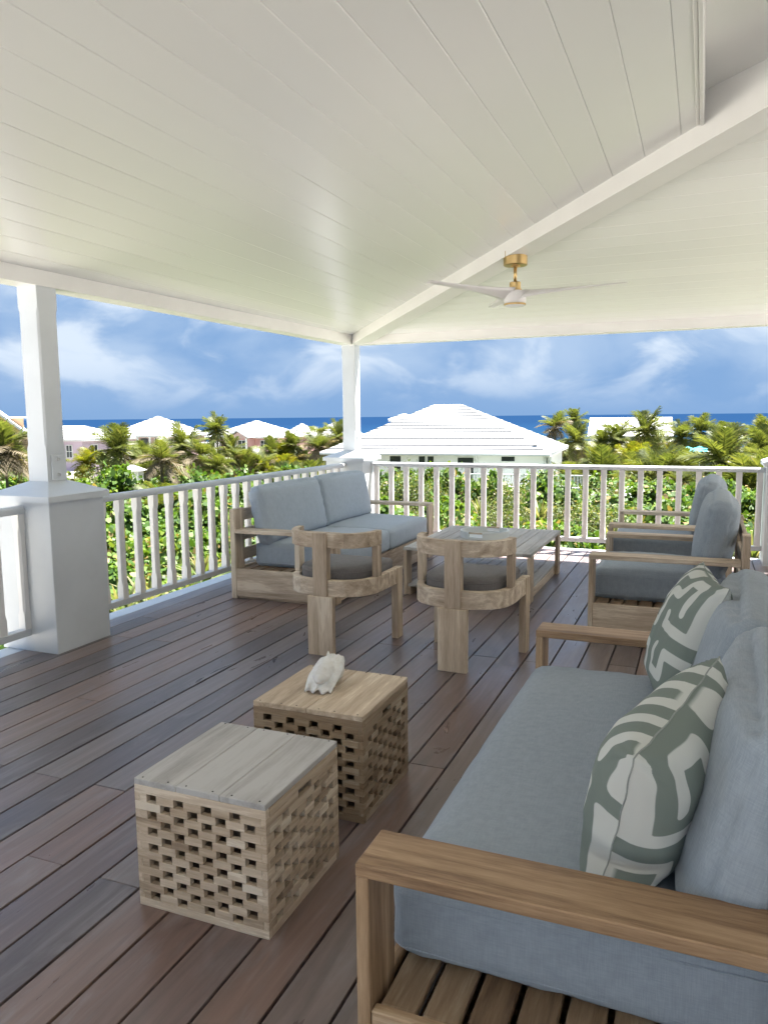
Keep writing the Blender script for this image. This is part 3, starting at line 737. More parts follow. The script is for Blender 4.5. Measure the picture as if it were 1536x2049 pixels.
WARM = dict(M_teakp); WARM['x'] = wood('honey_teak_x', [(0.50, (0.175, 0.115, 0.065)), (0.75, (0.30, 0.215, 0.135)), (1.0, (0.41, 0.32, 0.22)), (1.25, (0.47, 0.39, 0.29))], 'x', 0.62, objvar=0.28); WARM['top'] = M_teakp['y']
lattice_cube((-1.423, 2.14, 0), 'pale lattice cube table nearest the viewer, with a bare top', 3, PALE)
lattice_cube((-1.428, 2.872, 0), 'honey toned lattice cube table with the white shell on top', 2, WARM)

# ------------------------------------------------------------------ conch shell
def conch():
    m, nt, b = new_mat('bleached_shell'); L = nt.links
    tc = nd(nt, 'ShaderNodeTexCoord'); n = nd(nt, 'ShaderNodeTexNoise', Scale=28.0, Detail=6.0, Roughness=0.65); L.new(tc.outputs['Object'], n.inputs['Vector'])
    r = ramp(nt, [(0.3, (0.66, 0.63, 0.58)), (0.6, (0.80, 0.79, 0.76))]); L.new(n.outputs[0], r.inputs[0]); L.new(r.outputs[0], b.inputs['Base Color']); b.inputs['Roughness'].default_value = 0.5
    b.inputs['Subsurface Weight'].default_value = 0.15; b.inputs['Subsurface Radius'].default_value = (0.02, 0.015, 0.01)
    bump(nt, b, n.outputs[0], 0.5, 0.004)
    t = thing('conch_shell', 'white conch shell lying on the farther lattice cube table', 'shell', (-1.475, 2.90, 0.4435), R(8)); t.scale = (0.88, 0.82, 0.88)
    # body: a tapering coil whose axis lies back to front, the spire at the back
    NV, NU = 46, 26
    secs = []
    for i in range(NV):
        s = i/(NV-1)                                # 0 spire tip .. 1 canal end
        y = 0.155-0.30*s
        if s < 0.30: rad = 0.006+0.060*(s/0.30)**0.9*(0.86+0.14*math.sin(s*75))
        else: rad = 0.066*(1-((s-0.30)/0.74)**1.7)+0.006
        sec = []
        for j in range(NU):
            a = 2*math.pi*j/NU
            rr = rad*(1+0.05*mnoise.noise(Vector((math.cos(a)*2, math.sin(a)*2, s*6))))
            kn = math.exp(-((s-0.29)/0.035)**2)+0.6*math.exp(-((s-0.17)/0.025)**2)
            rr += 0.026*kn*max(0, math.cos(a*3.5+s*4))**3
            sec.append((rr*math.cos(a)*1.05, y, 0.062+rr*math.sin(a)*0.92))
        secs.append(sec)
    V, F = rings(secs); obj('shell_body', V, F, m, t, smooth=True)
    # flared outer lip: a thick wavy sheet sweeping from the shoulder down towards the viewer
    NU2, NV2 = 26, 22; outer = []; inner = []
    for i in range(NU2):
        u = i/(NU2-1)*2-1                            # across, left to right
        for j in range(NV2):
            v = j/(NV2-1)                            # from the shoulder down to the free edge
            wid = 0.042+0.040*math.sin(math.pi*min(1, v*0.62+0.16))
            x = u*wid-0.018*v+0.012
            y = 0.075-0.205*v**1.15-0.020*(1-u*u)*v
            z = 0.135-0.118*v**1.55-0.030*abs(u)**2.2*(1-0.45*v)+0.016*u*(1-v)
            ed = v**4
            z += ed*0.010*math.sin(u*8.0+1.0); y += ed*0.009*math.sin(u*10.0)
            z += 0.0035*math.sin(u*16+v*3)*(1-v)+0.0035*mnoise.noise(Vector((u*3, v*4, 0.3)))
            outer.append((x, y, max(0.006, z))); inner.append((x*0.95, y+0.004, max(0.001, z-0.008)))
    V = outer+inner; n0 = len(outer); F = []
    for i in range(NU2-1):
        for j in range(NV2-1):
            a = i*NV2+j; q = (a, a+1, a+1+NV2, a+NV2); F.append(q); F.append(tuple(n0+k for k in q[::-1]))
    bd = [i*NV2 for i in range(NU2)]+[(NU2-1)*NV2+j for j in range(1, NV2)]+[i*NV2+NV2-1 for i in range(NU2-2, -1, -1)]+[j for j in range(NV2-2, 0, -1)]
    for k in range(len(bd)):
        a, c = bd[k], bd[(k+1) % len(bd)]; F.append((a, c, c+n0, a+n0))
    obj('flared_lip', V, F, m, t, smooth=True)
    for (x, y, z, h, dx) in ((-0.012, 0.080, 0.116, 0.030, -0.004), (-0.045, 0.070, 0.090, 0.016, -0.012), (0.060, 0.055, 0.095, 0.018, 0.014), (0.040, 0.070, 0.112, 0.020, 0.008)):
        V, F = tube([(x, y, z-0.02), (x+dx*0.6, y+0.004, z+h*0.4), (x+dx, y+0.010, z+h*0.75), (x+dx*1.1, y+0.012, z+h)], [0.016, 0.010, 0.005, 0.001], 9); obj('spine', V, F, m, t, smooth=True)
conch()

# ------------------------------------------------------------------ throw pillows
def pillow_print(u, v, variant):
    """signed pattern value: >0 is the pale band. u, v in 0..1 across the cloth"""
    S = PSTROKES[variant]
    d = 9.0
    for pts in S:
        for (ax, ay), (bx, by) in zip(pts[:-1], pts[1:]):
            vx, vy = bx-ax, by-ay; l2 = vx*vx+vy*vy
            t = 0 if l2 == 0 else max(0, min(1, ((u-ax)*vx+(v-ay)*vy)/l2))
            d = min(d, math.hypot(u-ax-t*vx, v-ay-t*vy))
    return 0.031-d
PSTROKES = [
    [[(0.08, 0.90), (0.08, 0.66), (0.30, 0.66), (0.30, 0.88), (0.44, 0.88)], [(0.19, 1.0), (0.19, 0.80)], [(0.44, 0.98), (0.62, 0.98)], [(0.06, 0.50), (0.42, 0.50), (0.42, 0.74), (0.58, 0.74), (0.58, 0.86), (0.76, 0.86), (0.76, 0.66)],
     [(0.90, 1.0), (0.90, 0.54), (0.58, 0.54), (0.58, 0.60)], [(0.06, 0.36), (0.06, 0.06), (0.30, 0.06), (0.30, 0.22)], [(0.19, 0.20), (0.19, 0.36), (0.46, 0.36), (0.46, 0.10), (0.62, 0.10)], [(0.62, 0.40), (0.62, 0.26), (0.78, 0.26), (0.78, 0.40), (0.94, 0.40), (0.94, 0.12), (0.78, 0.12), (0.78, 0.0)], [(0.46, 0.0), (0.62, 0.0)]],
    [[(0.05, 0.05), (0.05, 0.30), (0.20, 0.30), (0.20, 0.10), (0.34, 0.10)], [(0.34, 0.24), (0.34, 0.40), (0.07, 0.42), (0.07, 0.60)], [(0.20, 0.56), (0.20, 0.72), (0.05, 0.74), (0.05, 0.95), (0.20, 0.95), (0.20, 0.86)],
     [(0.34, 0.54), (0.34, 0.94), (0.48, 0.94), (0.48, 0.70), (0.62, 0.70), (0.62, 0.95)], [(0.48, 0.04), (0.48, 0.28), (0.62, 0.28), (0.62, 0.06), (0.78, 0.06), (0.78, 0.24)], [(0.48, 0.56), (0.48, 0.42), (0.76, 0.40), (0.76, 0.56), (0.62, 0.56)], [(0.92, 0.04), (0.92, 0.40), (0.90, 0.56)], [(0.76, 0.72), (0.76, 0.94), (0.92, 0.94), (0.92, 0.70)]],
]
def pillow(label, O, E1, E2, T, variant, seed):
    """O: centre; E1, E2: world vectors of the full width and height"""
    m, nt, b = new_mat('printed_cotton'); L = nt.links
    at = nd(nt, 'ShaderNodeAttribute'); at.attribute_name = 'print'
    mr = nd(nt, 'ShaderNodeMapRange'); mr.inputs[1].default_value = -0.0018; mr.inputs[2].default_value = 0.0018; L.new(at.outputs['Fac'], mr.inputs[0])
    mx = nd(nt, 'ShaderNodeMix', data_type='RGBA'); L.new(mr.outputs[0], mx.inputs[0]); mx.inputs[6].default_value = (0.205, 0.242, 0.218, 1); mx.inputs[7].default_value = (0.60, 0.62, 0.585, 1)
    tc = nd(nt, 'ShaderNodeTexCoord'); n = nd(nt, 'ShaderNodeTexNoise', Scale=500.0, Detail=2.0); L.new(tc.outputs['Object'], n.inputs['Vector'])
    L.new(mx.outputs[2], b.inputs['Base Color']); b.inputs['Roughness'].default_value = 0.9; b.inputs['Specular IOR Level'].default_value = 0.2
    bump(nt, b, n.outputs[0], 0.25, 0.002)
    e1 = Vector(E1); e2 = Vector(E2); w, h = e1.length, e2.length
    x = e1.normalized(); z = x.cross(e2).normalized(); y = z.cross(x)
    t = thing('throw_pillow', label, 'pillow', O); t.rotation_euler = Matrix((x, y, z)).transposed().to_euler()
    N = 84; V = []; P = []; F = []
    for side in (1, -1):
        for i in range(N+1):
            for j in range(N+1):
                u, v = i/N*2-1, j/N*2-1
                fu, fv = max(0, 1-abs(u)**2.6), max(0, 1-abs(v)**2.6)
                zz = side*T*(fu*fv)**0.5*(1+0.12*mnoise.noise(Vector((u*1.6+seed, v*1.6, side))))
                zz += 0.006*mnoise.noise(Vector((u*5+seed, v*5, side*3)))*(fu*fv)**0.3
                # gathers into the corners
                cr = (abs(u)*abs(v))**3
                zz += side*0.010*cr*math.sin(16*math.atan2(1.05-abs(u), 1.05-abs(v)))*(fu*fv)**0.2
                px = u*w/2*(1-0.085*(1-v*v)*abs(u)**2); py = v*h/2*(1-0.085*(1-u*u)*abs(v)**2)
                V.append((px, py, zz)); P.append(pillow_print(0.5+u*0.415, 0.5+v*0.415, variant if side == 1 else 1-variant))
    off = (N+1)**2
    for i in range(N):
        for j in range(N):
            a = i*(N+1)+j; q = (a, a+N+1, a+N+2, a+1); F.append(q); F.append(tuple(off+k for k in q[::-1]))
    me = bpy.data.meshes.new('pillow_cover'); me.from_pydata(V, [], F); me.materials.append(m)
    me.polygons.foreach_set('use_smooth', [True]*len(me.polygons))
    at_ = me.attributes.new('print', 'FLOAT', 'POINT'); at_.data.foreach_set('value', P)
    o = bpy.data.objects.new('pillow_cover', me); link(o, t)
    mw = paint('pillow_welt', (0.33, 0.36, 0.335), 0.9, 0.1, scale=30)
    pts = []
    for k in range(4*24+1):
        s = k/24; i = int(s) % 4; f = (s-int(s))*2-1
        u, v = ((f, -1), (1, f), (-f, 1), (-1, -f))[i]
        pts.append((u*w/2*(1-0.085*(1-v*v)*abs(u)**2), v*h/2*(1-0.085*(1-u*u)*abs(v)**2), 0.0015*math.sin(k*1.3)))
    V, F = tube(pts, 0.0020, 6); obj('welt', V, F, mw, t, smooth=True)
    return t
pillow('sage and white patterned throw pillow nearest the viewer', (-0.072, 1.885, 0.715), (-0.165, -0.455, -0.10), (0.165, 0.115, 0.45), 0.128, 1, 3)
pillow('sage and white patterned throw pillow at the far end of the sofa', (-0.03, 3.10, 0.755), (0.085, -0.50, 0.0), (0.185, 0.01, 0.485), 0.11, 0, 9)

# ------------------------------------------------------------------ ceiling fan
def ceiling_fan():
    cx, cy = -1.485, 6.485
    t = thing('ceiling_fan', 'white three blade ceiling fan with brass canopy and rod', 'fan', (cx, cy, 2.48))
    zo = 2.48
    # racetrack canopy under the sloping beam
    ring = lambda z, f=1.0: [((0.098*math.cos(a)*f), (0.098*math.sin(a)*f), z-zo) for a in [2*math.pi*k/40 for k in range(40)]]
    V, F = rings([ring(2.822, 0.5), ring(2.823, 0.93), ring(2.829, 1.0), ring(2.935, 1.0)]); obj('canopy', V, F, M_brass, t)
    V, F = lathe([(0.036, 2.812-zo), (0.040, 2.818-zo), (0.030, 2.826-zo)], 24); obj('canopy_collar', V, F, M_brass, t, smooth=True)
    V, F = lathe([(0.0135, 2.685-zo), (0.0135, 2.83-zo)], 16); obj('down_rod', V, F, M_brass, t, smooth=True)
    V, F = lathe([(0.054, 2.622-zo), (0.056, 2.624-zo), (0.056, 2.634-zo), (0.046, 2.638-zo), (0.046, 2.688-zo), (0.043, 2.692-zo), (0.014, 2.693-zo)], 32); obj('coupling', V, F, M_brass, t)
    V, F = lathe([(0.083, 2.520-zo), (0.090, 2.526-zo), (0.092, 2.605-zo), (0.089, 2.617-zo), (0.075, 2.621-zo), (0.02, 2.622-zo)], 40); obj('motor_housing', V, F, M_fan, t, smooth=True)
    V, F = lathe([(0.086, 2.504-zo), (0.090, 2.506-zo), (0.090, 2.518-zo), (0.080, 2.520-zo)], 40); obj('light_ring', V, F, M_brass, t)
    V, F = lathe([(0.001, 2.490-zo), (0.05, 2.493-zo), (0.078, 2.499-zo), (0.084, 2.506-zo), (0.080, 2.515-zo)], 36); obj('light_lens', V, F, M_lens, t, smooth=True)
    # blades: twisted, tapering, rising slightly to the tip
    n = 22; secs = []
    for i in range(n):
        s = i/(n-1); r = 0.06+0.84*s
        w = 0.06*(1-s)**3+0.110*(1-0.30*s); tw = R(24)*(1-s)**2.2+R(9); zc = 2.592+0.026*s**0.8-zo
        if s > 0.97: w *= 0.9
        th = 0.010*(1-s)+0.0045
        c, d = math.cos(tw), math.sin(tw)
        P = [(-w/2, 0), (-w/4, th), (w/4, th), (w/2, 0), (w/4, -th), (-w/4, -th)]
        secs.append([(r, p*c-q*d, zc+p*d+q*c) for p, q in P])
    V, F = rings(secs)
    me = bpy.data.meshes.new('blade'); me.from_pydata(V, [], F); me.materials.append(M_fan)
    me.polygons.foreach_set('use_smooth', [True]*len(me.polygons))
    for a in (-123.5, -3.5, 116.5): inst('blade', me, t, (0, 0, 0), (0, 0, R(a)))
ceiling_fan()

# ------------------------------------------------------------------ foliage meshes (numpy)
def poly_mesh(name, verts, nper, mat, tint, smooth=False):
    """verts: (n, nper, 3) array of separate polygons; tint: one value per polygon"""
    n = verts.shape[0]; me = bpy.data.meshes.new(name)
    me.vertices.add(n*nper); me.vertices.foreach_set('co', verts.reshape(-1).astype(np.float32))
    me.loops.add(n*nper); me.loops.foreach_set('vertex_index', np.arange(n*nper, dtype=np.int32))
    me.polygons.add(n); me.polygons.foreach_set('loop_start', np.arange(0, n*nper, nper, dtype=np.int32))
    me.update(calc_edges=True)
    a = me.attributes.new('tint', 'FLOAT', 'FACE'); a.data.foreach_set('value', tint.astype(np.float32))
    me.materials.append(mat); return me
def leaf_polys(rng, C, nrm, size, nper, aspect=1.0, cup=0.12):
    """polygons of nper corners round centres C with normals nrm"""
    n = len(C); nrm = nrm/np.linalg.norm(nrm, axis=1, keepdims=True)
    a = np.cross(nrm, rng.normal(size=(n, 3))); a /= np.linalg.norm(a, axis=1, keepdims=True); b = np.cross(nrm, a)
    out = np.zeros((n, nper, 3))
    for k in range(nper):
        t = 2*math.pi*k/nper
        out[:, k] = C+size[:, None]*(a*math.cos(t)*0.5+b*math.sin(t)*0.5*aspect)+nrm*(size*cup*(math.cos(2*t)))[:, None]
    return out
def shrub_mesh(seed, nclump, nleaf, rad, hgt, lsize, nper, mat=None, spread=0.30):
    rng = np.random.default_rng(seed)
    C = []; N = []; T = []
    for i in range(nclump):
        a = rng.uniform(0, 2*math.pi); e = math.acos(rng.uniform(0.0, 1.0)); f = rng.uniform(0.72, 1.05)
        if rng.random() < 0.22: f *= 0.72
        d = np.array([math.sin(e)*math.cos(a), math.sin(e)*math.sin(a), math.cos(e)])
        c = d*np.array([rad, rad, hgt*0.62])*f+np.array([0, 0, hgt*0.38])
        m = nleaf
        off = rng.normal(size=(m, 3))*np.array([spread, spread, spread*0.75])
        C.append(c+off); nn = d*0.7+np.array([0, 0, 0.55])+rng.normal(size=(m, 3))*0.55; N.append(nn)
        T.append(np.clip(rng.normal(0.40, 0.20, m)+rng.normal(0, 0.20), 0, 1)+(rng.random(m) < 0.04)*0.5)
    C = np.concatenate(C); N = np.concatenate(N); T = np.concatenate(T)
    C[:, 2] = np.maximum(C[:, 2], 0.05)
    sz = rng.uniform(lsize[0], lsize[1], len(C))
    return poly_mesh('foliage', leaf_polys(rng, C, N, sz, nper, 0.86), nper, mat or M_grape, T)
def stem_mesh(seed, hgt, rad):
    r = random.Random(seed); V = []; F = []
    for k in range(7):
        a = r.uniform(0, 6.28); q = r.uniform(0.3, 0.75)*rad
        v, f = tube([(0.06*math.cos(a), 0.06*math.sin(a), -0.3), (q*0.35*math.cos(a), q*0.35*math.sin(a), hgt*0.4), (q*math.cos(a), q*math.sin(a), hgt*0.85)], [0.045, 0.03, 0.012], 5)
        o = len(V); V += v; F += [tuple(i+o for i in p) for p in f]
    me = bpy.data.meshes.new('stem'); me.from_pydata(V, [], F); me.materials.append(M_stem); return me
NEAR = [shrub_mesh(100+i, 92, 34, 1.45, 2.1, (0.10, 0.25), 6, spread=0.21) for i in range(5)]
FAR = [shrub_mesh(200+i, 80, 20, 1.5, 2.1, (0.15, 0.34), 6, spread=0.22) for i in range(4)]
NARROW = [shrub_mesh(250+i, 70, 40, 1.35, 2.0, (0.06, 0.11), 5, M_scrub, 0.34) for i in range(2)]
STEMS = [stem_mesh(i, 2.0, 1.4) for i in range(3)]
def build_shrubs():
    rnd = random.Random(11); d = 10.0; n = 0
    sites = []
    while d < 50:
        step = 1.55+0.030*d
        a = -66+rnd.uniform(0, 4)
        while a < 20:
            dd = d+rnd.uniform(-0.4, 0.4)*step; aa = R(a)
            x, y = dd*math.sin(aa), dd*math.cos(aa)
            a += math.degrees(step/d)*rnd.uniform(0.85, 1.15)
            if x > -6.6 and y < 11.0: continue
            if -25 < x < -7.5 and 46.0 < y < 62: continue
            sites.append((x, y, dd))
        d += step*0.9
    for x, y, dd in sites:
        n += 1
        kind = rnd.random()
        if kind < 0.24:
            me = rnd.choice(NARROW); lab = 'fine leaved grey green coastal shrub in the thicket'; nm = 'coastal_shrub'; gp = 'fine leaved shrubs in the thicket'
        else:
            me = rnd.choice(NEAR if dd < 27 else FAR); lab = 'bushy sea grape shrub with round yellow green leaves in the thicket'; nm = 'sea_grape_shrub'; gp = 'sea grape shrubs below the porch'
        s = rnd.uniform(0.72, 1.28); sz = rnd.uniform(0.72, 1.25)
        if math.degrees(math.atan2(x, y)) < -40 and dd > 30: sz *= 1.25
        if -26 < x < -5 and 34 < y < 47: sz *= 1.3
        t = thing(nm, lab, 'shrub', (x, y, terrain_h(x, y)-0.05), rnd.uniform(0, 6.28), gp); t.scale = (s, s, sz)
        inst('foliage', me, t); inst('stem', rnd.choice(STEMS), t)
    return n
build_shrubs()
def build_scrub():
    rng = np.random.default_rng(5); n = 95000
    a = np.radians(rng.uniform(-70, 22, n)); d = np.sqrt(rng.uniform(46**2, 128**2, n))
    x, y = d*np.sin(a), d*np.cos(a)
    keep = ~((x > -25) & (x < -8) & (y > 45) & (y < 61))
    x, y, d = x[keep], y[keep], d[keep]; n = len(x)
    cell = np.array([mnoise.noise(Vector((float(p)*0.22, float(q)*0.22, 7.7))) for p, q in zip(x, y)])
    cell2 = np.array([mnoise.noise(Vector((float(p)*0.7, float(q)*0.7, 1.7))) for p, q in zip(x, y)])
    zt = np.array([terrain_h(float(p), float(q)) for p, q in zip(x, y)])
    z = zt+1.5+0.9*cell+0.6*cell2-rng.exponential(0.25, n)
    C = np.stack([x, y, np.maximum(z, zt)], 1); N = rng.normal(size=(n, 3))*0.6+np.array([0, 0, 0.7])
    me = poly_mesh('scrub', leaf_polys(rng, C, N, rng.uniform(0.25, 0.5, n), 5, 0.8), 5, M_scrub, np.clip(rng.normal(0.45, 0.2, n)+0.25*cell2, 0, 1.05))
    o = bpy.data.objects.new('scrub', me); link(o); tag(o, 'low green coastal scrub growing between the houses', 'scrub', kind='stuff')
build_scrub()

# ------------------------------------------------------------------ palms
def frond_mesh(seed, length, droop, mat, nl=34, twist=0.0, lw=0.105, leaf=0.46):
    """a feather frond growing along +x and arching down"""
    rng = random.Random(seed); P = []; T = []
    pos = lambda s: Vector((length*s*(1-0.12*droop*s), 0.0, length*(0.10*s-droop*0.62*s*s)))
    pts = [pos(k/8) for k in range(9)]
    for i in range(8):
        p, q = pts[i], pts[i+1]; w0 = 0.028*(1-i/9); w1 = 0.028*(1-(i+1)/9)
        P.append([p+Vector((0, w0, 0)), p-Vector((0, w0, 0)), q-Vector((0, w1, 0)), q+Vector((0, w1, 0))]); T.append(0.75)
        P.append([p+Vector((0, 0, w0)), p-Vector((0, 0, w0)), q-Vector((0, 0, w1)), q+Vector((0, 0, w1))]); T.append(0.7)
    for i in range(nl):
        s = 0.10+0.90*i/(nl-1)
        b = pos(s); d = (pos(min(1, s+0.02))-pos(s-0.02)).normalized()
        L = length*leaf*math.sin(math.pi*min(0.97, 0.16+0.80*s))**0.8
        for side in (-1, 1):
            out = (Vector((0, side, 0))*0.78+d*(0.45+0.35*s)+Vector((0, 0, rng.uniform(-0.05, 0.32)))).normalized()
            l = L*rng.uniform(0.85, 1.1); sag = Vector((0, 0, -1))*l*rng.uniform(0.16, 0.40)
            w = d*(lw*0.5*length/1.8)
            m = b+out*l*0.55+sag*0.25; e = b+out*l+sag
            tt = max(0, min(1, rng.gauss(0.42, 0.16)))
            P.append([b-w*0.5, b+w*0.5, m+w*0.6, m-w*0.6]); T.append(tt)
            P.append([m-w*0.6, m+w*0.6, e+w*0.06, e-w*0.06]); T.append(tt+0.08)
    V = np.array([[tuple(c) for c in q] for q in P])
    return poly_mesh('frond', V, 4, mat, np.array(T))
FR_G = [frond_mesh(1, 1.0, 0.25, M_palm), frond_mesh(2, 1.0, 0.75, M_palm), frond_mesh(3, 1.0, 1.2, M_palm)]
FR_Y = [frond_mesh(4, 1.0, 0.3, M_palmy), frond_mesh(5, 1.0, 0.9, M_palmy)]
FR_D = [frond_mesh(6, 1.0, 1.1, M_palmd, 24), frond_mesh(7, 1.0, 0.6, M_palmd, 24)]
def trunk_mesh(seed):
    r = random.Random(seed); pts = []; rad = []
    bx, by = r.uniform(-0.08, 0.08), r.uniform(-0.08, 0.08)
    for i in range(15):
        s = i/14; pts.append((bx*math.sin(s*2.6), by*math.sin(s*2.2), s)); rad.append((0.085-0.035*s)*(1.0+(0.10 if i % 2 else 0)))
    V, F = tube(pts, rad, 9); me = bpy.data.meshes.new('trunk'); me.from_pydata(V, [], F); me.materials.append(M_trunk); return me
TRUNKS = [trunk_mesh(i) for i in range(3)]
PALMS = [(-29.9, 26.4, 0.61, 1.33, 'd'),
    (-40.5, 45.9, -0.19, 1.33, 'g'),
    (-45.3, 48.0, -1.48, 1.15, 'y'),
    (-44.1, 49.1, -1.81, 1.29, 'g'),
    (-42.3, 50.7, -1.42, 1.29, 'g'),
    (-25.9, 32.7, -0.21, 1.33, 'd'),
    (-34.4, 45.9, -0.06, 1.33, 'g'),
    (-37.4, 54.4, 1.01, 1.1, 'g'),
    (-32.4, 45.2, -0.69, 1.33, 'd'),
    (-36.5, 55.0, -0.75, 1.24, 'g'),
    (-31.1, 48.2, -1.22, 1.33, 'd'),
    (-37.3, 48.5, -1.72, 1.33, 'g'),
    (-32.2, 57.6, -0.45, 1.29, 'g'),
    (-30.3, 58.6, 0.29, 0.91, 'd'),
    (-27.0, 52.7, -0.38, 1.33, 'd'),
    (-26.6, 55.1, 0.36, 1.33, 'g'),
    (-32.6, 56.9, -1.93, 1.33, 'y'),
    (-31.5, 57.5, -1.83, 1.33, 'd'),
    (-29.9, 49.0, -1.5, 1.33, 'd'),
    (-30.8, 44.4, -1.42, 1.33, 'g'),
    (-33.7, 56.7, -0.88, 1.15, 'g'),
    (-38.7, 47.4, -2.05, 1.33, 'g'),
    (-43.3, 49.8, -1.07, 1.05, 'g'),
    (-29.3, 59.1, -1.38, 1.24, 'g'),
    (-37.8, 34.2, -0.75, 1.33, 'g'),
    (-44.3, 42.2, -1.09, 1.33, 'g'),
    (-16.5, 94.5, 0.65, 2.02, 'd'),
    (-14.8, 98.2, 1.21, 2.02, 'g'),
    (-10.8, 72.4, -0.32, 2.02, 'g'),
    (-9.0, 92.3, -0.62, 2.02, 'g'),
    (-10.7, 92.1, -1.3, 2.02, 'g'),
    (-4.5, 69.4, 0.69, 2.02, 'g'),
    (-2.1, 84.2, -0.33, 2.02, 'g'),
    (-0.3, 81.8, 0.35, 2.02, 'g'),
    (3.4, 92.6, -0.75, 2.02, 'd'),
    (6.2, 99.8, -0.24, 1.96, 'g'),
    (-5.3, 66.0, -1.78, 2.02, 'y'),
    (-2.8, 81.7, -2.54, 2.02, 'y'),
    (-10.5, 86.3, -3.01, 2.02, 'y'),
    (1.2, 53.5, -0.76, 2.02, 'g'),
    (-0.3, 81.8, -3.16, 2.02, 'g'),
    (5.1, 81.6, -1.22, 2.02, 'g'),
    (-5.5, 92.5, -1.76, 2.02, 'd'),
    (-14.9, 91.5, -2.75, 2.02, 'g'),
    (4.0, 77.1, -2.83, 2.02, 'g'),
    (-4.3, 99.2, -1.51, 2.02, 'g'),
    (1.8, 100.0, -0.93, 1.88, 'g'),
    (-13.2, 98.4, -2.75, 2.02, 'g')]
def build_palms():
    rnd = random.Random(23)
    extra = []
    for k in range(26):
        a = R(rnd.uniform(-57, -27)); d = rnd.uniform(36, 66); extra.append((d*math.sin(a), d*math.cos(a), rnd.uniform(-3.0, -1.9)-0.010*d, rnd.uniform(1.2, 2.0), rnd.choice('ggdgdy')))
    for k in range(12):
        a = R(rnd.uniform(-9.0, 6)); d = rnd.uniform(50, 95); extra.append((d*math.sin(a), d*math.cos(a), rnd.uniform(-3.3, -2.0), rnd.uniform(1.6, 2.2), rnd.choice('gggd')))
    named = {0: 'dry palm crown in front of the peach house at the left edge', 7: 'tall slim palm standing up against the sea between two white roofs', 31: 'tallest palm standing in front of the long white roof at right', 39: 'big palm with long arching fronds near the right end of the back railing', 26: 'shaggy palm just right of the large white house'}
    for pi, (x, y, z, rad, kind) in enumerate(PALMS+extra):
        rad *= 1.06 if x > -17 else 1.22
        rad *= rnd.uniform(0.85, 1.25)
        zg = terrain_h(x, y); h = max(0.8, z-0.28*rad-zg)
        lab = {'g': 'green feathery coconut palm among the houses', 'y': 'yellowing low coconut palm beyond the railing', 'd': 'wind dried straw coloured coconut palm among the houses'}[kind]
        lab = named.get(pi, lab)
        t = thing('coconut_palm', lab, 'palm', (x, y, zg), rnd.uniform(0, 6.28), {'g': 'green coconut palms', 'y': 'yellowing coconut palms', 'd': 'dry coconut palms'}[kind])
        tw = rnd.uniform(0.9, 1.4)
        inst('trunk', rnd.choice(TRUNKS), t, (0, 0, -0.1), (0, 0, rnd.uniform(0, 6)), (tw, tw, h+0.12))
        n = rnd.randint(18, 24); wind = rnd.uniform(-0.3, 0.3)
        for i in range(n):
            f = i/(n-1); el = 76-112*f+rnd.uniform(-14, 14); az = i*137.5+rnd.uniform(-15, 15)
            if kind == 'y': me = FR_Y[0] if f < 0.5 else FR_Y[1]
            elif kind == 'd': me = (FR_G[1] if f < 0.3 else FR_D[i % 2])
            else: me = FR_G[0] if f < 0.35 else (FR_G[1] if f < 0.7 else FR_G[2])
            if kind == 'g' and f > 0.86 and rnd.random() < 0.7: me = FR_D[0]
            s = rad*rnd.uniform(0.85, 1.12)
            inst('frond', me, t, (0, 0, h), (R(rnd.uniform(-25, 25)), R(-el), R(az)), (s, s, s))
build_palms()

# ------------------------------------------------------------------ strap leaved plants just below the left railing
def strap_plant(loc, n, length, label, seed, group='strap leaved plants by the left railing'):
    rng = random.Random(seed); P = []; T = []
    for i in range(n):
        az = rng.uniform(0, 6.28); el = R(rng.uniform(25, 85)); L = length*rng.uniform(0.7, 1.1); w = 0.045*rng.uniform(0.8, 1.2)
        d = Vector((math.cos(az), math.sin(az), 0)); sd = Vector((-d.y, d.x, 0)); tt = rng.uniform(0.1, 1.0)
        def pt(s): return d*L*s*math.cos(el)*(1+0.35*s)+Vector((0, 0, L*(s*math.sin(el)-0.55*s*s*(1.1-math.sin(el)*0.6))))
        for k in range(5):
            s0, s1 = k/5, (k+1)/5; a, b = pt(s0), pt(s1); w0 = w*(1-s0**2.5); w1 = w*(1-s1**2.5)
            P.append([a-sd*w0, a+sd*w0, b+sd*w1, b-sd*w1]); T.append(tt)
    me = poly_mesh('blade', np.array([[tuple(c) for c in q] for q in P]), 4, M_strap, np.array(T))
    t = thing('strap_leaf_plant', label, 'plant', loc, group=group)
    link(bpy.data.objects.new('leaves', me), t)
    V, F = tube([(0, 0, -1.6), (0.03, 0, -0.6), (0, 0, 0.05)], [0.06, 0.05, 0.045], 8); obj('stem', V, F, M_stem, t)
for i, (x, y, z) in enumerate(((-9.0, 10.1, -1.9), (-8.6, 10.6, -1.95), (-9.5, 11.3, -2.0), (-8.2, 9.4, -2.0), (-9.8, 13.6, -2.0), (-9.2, 12.2, -2.1))):
    strap_plant((x, y, z), 46, 1.15, 'strap leaved plant with arching pale striped blades by the left railing', 70+i)
for i, (x, y, z) in enumerate(((-10.8, 34.0, -3.0), (-9.0, 33.0, -3.0), (-6.0, 31.0, -2.9), (-2.6, 26.0, -2.8), (1.4, 24.0, -2.7))):
    strap_plant((x, y, z), 46, 1.6, 'clump of strap leaved plant showing through the back railing', 90+i, 'strap leaved plants beyond the back railing')

